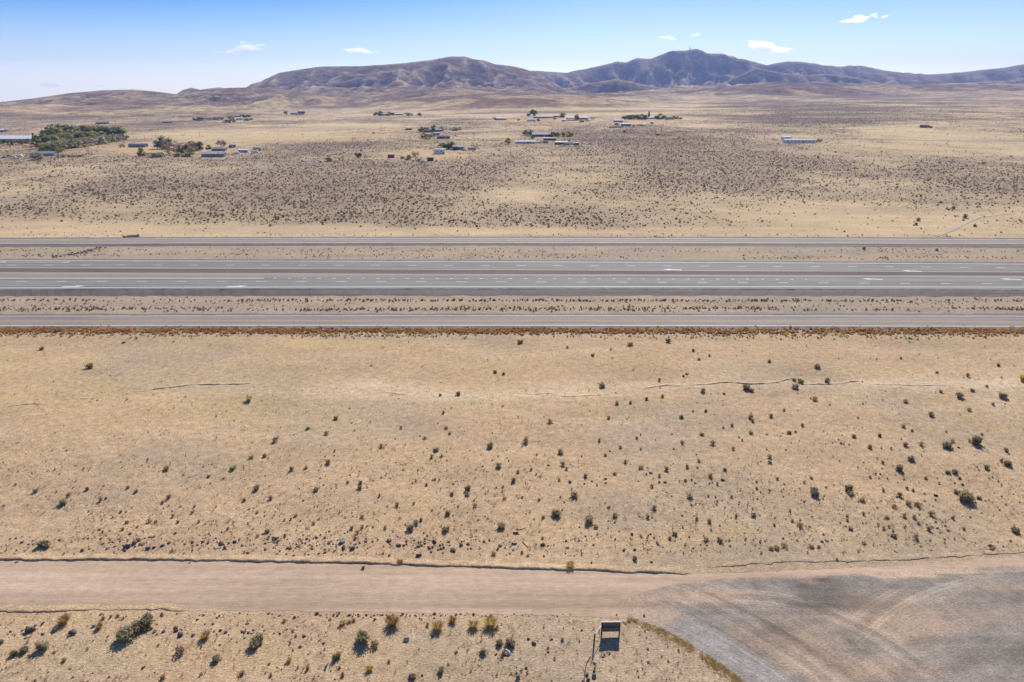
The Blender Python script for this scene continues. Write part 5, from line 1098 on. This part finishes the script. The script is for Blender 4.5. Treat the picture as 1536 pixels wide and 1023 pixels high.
tree('lowolive', 'low dark bush right of the long white house', 1228, 213, 8, 4); tree('bare', 'low brown bush left of the long white house', 1163, 210.5, 8, 3)
vehicle('van', 'small white van right beyond the long white house', 1231, 211, 'white', 5.5)
pole('short pole right of the long white house', 1257, 216, 8)
building('house', 'small dark brown house alone far right on the plain', 1388.5, 191.5, 10, 'brown', 'roofd', 8, 3, 1.2, nwin=2)
building('shed', 'tiny dark shed right of the small brown house', 1397, 192, 3, 'brown', 'roofd', 4, 2.4, .6, nwin=0, door=False, cat='shed')
for px, py, h, lab in ((632,219,12,'utility pole left of the pale workshop'),(573,196,9,'utility pole at the upper left of the centre group'),(684,192,8,'utility pole behind the centre homestead'),(711,212,11,'utility pole above the lower centre group'),(811,190,6,'utility pole in the ochre field below the small white house'),(300,206,9,'utility pole on the pale field behind the bare trees'),(209,190,6,'utility pole far off left of the pinkish house'),(464,216,8,'utility pole alone on the plain left of centre')): pole(lab, px, py, h)

# radio tower on the summit
X, Y, Z, k = wh(1034.6, 77.5); h = 52
r = empty('radio_tower', (X, Y, h1(X, Y) - 3), .2, 'pale radio tower standing on the summit of the highest mountain', 'tower')
m = MB(); a = 5.0; b = 2.6
for sx in (-1, 1):
    for sy in (-1, 1): m.tube((sx * a, sy * a, 0), (sx * b, sy * b, h), .8, .6, 6)
for j in range(7):
    t0, t1 = j / 7, (j + 1) / 7; w0 = a + (b - a) * t0; w1 = a + (b - a) * t1
    for q in range(4):
        c0 = [(-1,-1),(1,-1),(1,1),(-1,1)][q]; c1 = [(-1,-1),(1,-1),(1,1),(-1,1)][(q + 1) % 4]
        m.tube((c0[0]*w0, c0[1]*w0, t0*h), (c1[0]*w1, c1[1]*w1, t1*h), .4, n=5); m.tube((c0[0]*w1, c0[1]*w1, t1*h), (c1[0]*w1, c1[1]*w1, t1*h), .4, n=5)
m.build('lattice', M['steel'], r); MB().tube((0, 0, h), (0, 0, h + 8), .8, .4, 8).build('antenna', M['steel'], r)
for zz_ in (34, 44): MB().tube((-3, -5.5, zz_), (-3, -3.5, zz_), 2.6, 1.6, 14).build('dish', M['greyw'], r)
# ------------------------------------------------------------------ clouds, real puffs far beyond the mountains
def cloud_mat():
    m = bpy.data.materials.new('cloud_vapour'); m.use_nodes = True; t = m.node_tree; t.nodes.clear()
    v = t.nodes.new('ShaderNodeVolumePrincipled'); v.inputs['Color'].default_value = (1, 1, 1, 1); v.inputs['Density'].default_value = .0075; v.inputs['Anisotropy'].default_value = .65
    o = t.nodes.new('ShaderNodeOutputMaterial'); t.links.new(v.outputs[0], o.inputs['Volume']); return m
M['cloud'] = cloud_mat()
IV, IF = ico(3)
def cloud(pts, label, D=14500, seed=0):
    r = np.random.default_rng(seed); Vs = []; Fs = []; off = 0
    for px, py, w, h in pts:
        dx, dy, dz = ray(px, py); t = D / dy; k = D / FPX / CP
        for j in range(7):
            ox, oz = r.normal(0, .30, 2) * (w, h); s = r.uniform(.35, .75)
            V = IV * np.array([w * s, min(w, h * 2.2) * s, h * s * .95]) * k * 1.0
            V = V * (1 + .35 * (fbm(V[:, 0] / 40 + j, V[:, 2] / 40 + V[:, 1] / 60, seed + j, 3) - .5)[:, None] * 2)
            V = V + np.array([dx * t + ox * k * .8, D + r.normal() * 50, CAMH + dz * t + oz * k * .5])
            Vs.append(V); Fs.append(IF + off); off += len(V)
    o = mesh_np('cloud', np.concatenate(Vs), np.concatenate(Fs), M['cloud'], True); tag(o, label, 'cloud', 'small white clouds')
    rm = o.modifiers.new('merge', 'REMESH'); rm.mode = 'VOXEL'; rm.voxel_size = 9.0
cloud([(344,77,22,5),(357,76,20,6),(372,71,22,11),(384,74,18,7),(366,64,12,4),(391,68,14,4)], 'ragged white cloud left of centre above the low hills', seed=1)
cloud([(526,75.5,18,5),(538,76.5,24,6.5),(550,78,20,5)], 'small flat white cloud above the purple plateau', seed=2)
cloud([(1132,67,22,7),(1146,68,30,11),(1160,71,34,12),(1174,75,22,7)], 'brightest white cloud, right of the summit tower', seed=3)
cloud([(1273,32,14,4),(1282,30,18,6),(1292,26.5,18,6)], 'small ragged cloud near the top right', seed=4)
cloud([(1309,23,9,3.5),(1314,25.5,6,3)], 'tiny wisp just right of the ragged top right cloud', seed=5)
cloud([(1328,25,9,4.5)], 'tiny round cloud, rightmost of the top right clouds', seed=6)
cloud([(1001,56,16,4),(1008,58,9,4)], 'faint wisp left above the summit', seed=7); cloud([(1045,52.5,9,3.5)], 'tiny faint wisp above the summit tower', seed=8)
cloud([(68,127,18,4),(82,128,20,6),(94,129,8,3)], 'faint cloud low over the left hills', seed=9); cloud([(152,128.5,14,3.5)], 'tiny faint cloud low over the left hills, right of the other', seed=10)
cloud([(3,97,14,4)], 'small faint cloud at the left edge', seed=11)

# distant pale ridge at the far left
V = []; F = []; xs = np.linspace(-12500, -5200, 160)
dd = 11000.0
def ridge(u): 
    px = 768 + u * FPX * CP
    return np.interp(px, [-400,-100,0,15,35,52,70,200], [140,141,142,144,146,149,152,158])
for j, (dy_, fr) in enumerate(((-1500, -.3), (-800, .35), (-300, .8), (0, 1.0), (600, .7))):
    for x in xs:
        u = x / dd; py = float(ridge(u)) + (float(vn(x / 300, 0, 3)) - .5) * 1.0; dx, dy, dz = ray(384, py); hgt = CAMH + dz / dy * dd
        V.append((x * (dd + dy_) / dd, dd + dy_, hgt * fr + (1 - fr) * -60 + (float(vn(x / 200, j * 3.1, 5)) - .5) * 40 * (fr < 1)))
n = len(xs)
F = [(j * n + i, j * n + i + 1, (j + 1) * n + i + 1, (j + 1) * n + i) for j in range(4) for i in range(n - 1)]
V = np.array(V); st(mesh_np('hills', V, F, M['hills'], True, attr=np.repeat(A_ROCK[None], len(V), 0)))
V = [(-14000, 9900, 2), (14000, 9900, 2), (14000, 12500, 2), (-14000, 12500, 2)]
st(mesh_np('ground', V, [(0, 1, 2, 3)], M['hills'], attr=np.repeat(A_ROCK[None] * 1.3, 4, 0)))

# ------------------------------------------------------------------ air
bm_ = MB().box((0, 5900, 360), (29000, 13600, 800)); hz = bm_.build('haze', None); hz['kind'] = 'stuff'; hz['label'] = 'thin blue haze in the air over the whole plain'
m = bpy.data.materials.new('thin_air'); m.use_nodes = True; t = m.node_tree; t.nodes.clear()
v = t.nodes.new('ShaderNodeVolumePrincipled'); v.inputs['Color'].default_value = (.38, .53, 1.0, 1); v.inputs['Density'].default_value = HAZE; v.inputs['Anisotropy'].default_value = .0
out = t.nodes.new('ShaderNodeOutputMaterial'); t.links.new(v.outputs[0], out.inputs['Volume']); hz.data.materials.append(m)

# ------------------------------------------------------------------ sky, sun, camera
w = bpy.data.worlds.new('World'); sc.world = w; w.use_nodes = True; t = w.node_tree; bg = t.nodes['Background']
sky = t.nodes.new('ShaderNodeTexSky'); sky.sky_type = 'NISHITA'; sky.sun_disc = False; sky.sun_elevation = SUN_EL; sky.sun_rotation = SUN_AZ
sky.altitude = 1300; sky.air_density = 1.0; sky.dust_density = .25; sky.ozone_density = 2.2
hs = t.nodes.new('ShaderNodeHueSaturation'); hs.inputs['Saturation'].default_value = SKY_SAT; hs.inputs['Value'].default_value = 1.0
tn = t.nodes.new('ShaderNodeMix'); tn.data_type = 'RGBA'; tn.blend_type = 'MULTIPLY'; tn.inputs[0].default_value = 1; tc0 = t.nodes.new('ShaderNodeTexCoord'); sp0 = t.nodes.new('ShaderNodeSeparateXYZ'); t.links.new(tc0.outputs['Generated'], sp0.inputs[0])
rz0 = t.nodes.new('ShaderNodeMapRange'); t.links.new(sp0.outputs[2], rz0.inputs[0]); rz0.inputs[1].default_value = .03; rz0.inputs[2].default_value = .15
rx0 = t.nodes.new('ShaderNodeMapRange'); t.links.new(sp0.outputs[0], rx0.inputs[0]); rx0.inputs[1].default_value = .1; rx0.inputs[2].default_value = -.6; rx0.inputs[3].default_value = .55; rx0.inputs[4].default_value = 1.15
ml0 = t.nodes.new('ShaderNodeMath'); ml0.operation = 'MULTIPLY'; t.links.new(rz0.outputs[0], ml0.inputs[0]); t.links.new(rx0.outputs[0], ml0.inputs[1])
gr0 = t.nodes.new('ShaderNodeMix'); gr0.data_type = 'RGBA'; 
rw0 = t.nodes.new('ShaderNodeMapRange'); t.links.new(sp0.outputs[2], rw0.inputs[0]); rw0.inputs[1].default_value = .25; rw0.inputs[2].default_value = .6; rw0.inputs[3].default_value = 1; rw0.inputs[4].default_value = .3
ml1 = t.nodes.new('ShaderNodeMath'); ml1.operation = 'MULTIPLY'; t.links.new(ml0.outputs[0], ml1.inputs[0]); t.links.new(rw0.outputs[0], ml1.inputs[1]); t.links.new(ml1.outputs[0], gr0.inputs[0]); gr0.inputs[6].default_value = (1.02, .91, .86, 1); gr0.inputs[7].default_value = (.10, .33, .66, 1)
t.links.new(gr0.outputs[2], tn.inputs[7])
t.links.new(sky.outputs[0], tn.inputs[6]); t.links.new(tn.outputs[2], hs.inputs['Color'])
# a thin veil of pale stratus low in the west (left)
tc = t.nodes.new('ShaderNodeTexCoord'); sep = t.nodes.new('ShaderNodeSeparateXYZ'); t.links.new(tc.outputs['Generated'], sep.inputs[0])
def mr(src, a, b, c, d, smooth=True):
    q = t.nodes.new('ShaderNodeMapRange'); q.interpolation_type = 'SMOOTHSTEP' if smooth else 'LINEAR'; t.links.new(src, q.inputs[0])
    for i, z_ in zip((1, 2, 3, 4), (a, b, c, d)): q.inputs[i].default_value = z_
    return q.outputs[0]
def mu(a, b):
    q = t.nodes.new('ShaderNodeMath'); q.operation = 'MULTIPLY'; t.links.new(a, q.inputs[0]); t.links.new(b, q.inputs[1]); return q.outputs[0]
veil = mu(mr(sep.outputs[2], .036, .044, 1, 0), mr(sep.outputs[0], -.36, -.26, 1, 0))
mp = t.nodes.new('ShaderNodeMapping'); mp.inputs['Scale'].default_value = (2, 2, 14); t.links.new(tc.outputs['Generated'], mp.inputs[0])
nz = t.nodes.new('ShaderNodeTexNoise'); nz.inputs['Scale'].default_value = 3; t.links.new(mp.outputs[0], nz.inputs[0])
veil = mu(veil, mr(nz.outputs[0], .3, .7, .35, .65))
mx = t.nodes.new('ShaderNodeMix'); mx.data_type = 'RGBA'; t.links.new(veil, mx.inputs[0]); t.links.new(hs.outputs[0], mx.inputs[6]); mx.inputs[7].default_value = (7.6, 8.0, 8.1, 1)
t.links.new(mx.outputs[2], bg.inputs[0]); bg.inputs[1].default_value = SKY_STR
sd = bpy.data.lights.new('sun', 'SUN'); sd.energy = SUN_STR; sd.angle = math.radians(.53); sd.color = (1, .945, .87)
so = bpy.data.objects.new('sun', sd); COL.objects.link(so); so.rotation_euler = (math.pi / 2 - SUN_EL, 0, 0)
# lamp -Z must point from the sun (ahead, az from +y) back to the viewer
from mathutils import Vector
d = Vector((math.sin(SUN_AZ) * math.cos(SUN_EL), math.cos(SUN_AZ) * math.cos(SUN_EL), math.sin(SUN_EL)))
so.rotation_euler = d.to_track_quat('Z', 'Y').to_euler(); so.location = (0, 0, 300)
cd = bpy.data.cameras.new('camera'); cd.lens = 24; cd.sensor_width = 36; cd.clip_end = 40000; cd.clip_start = .5
co = bpy.data.objects.new('camera', cd); COL.objects.link(co); co.location = (0, 0, CAMH); co.rotation_euler = (math.pi / 2 - PITCH, 0, 0); sc.camera = co
vs = sc.view_settings; vs.view_transform = 'Standard'; vs.look = 'None'; vs.gamma = 1; vs.exposure = EXPO; vs.use_curve_mapping = False
sc.cycles.volume_bounces = 3; sc.cycles.transparent_max_bounces = 24; sc.cycles.max_bounces = 4
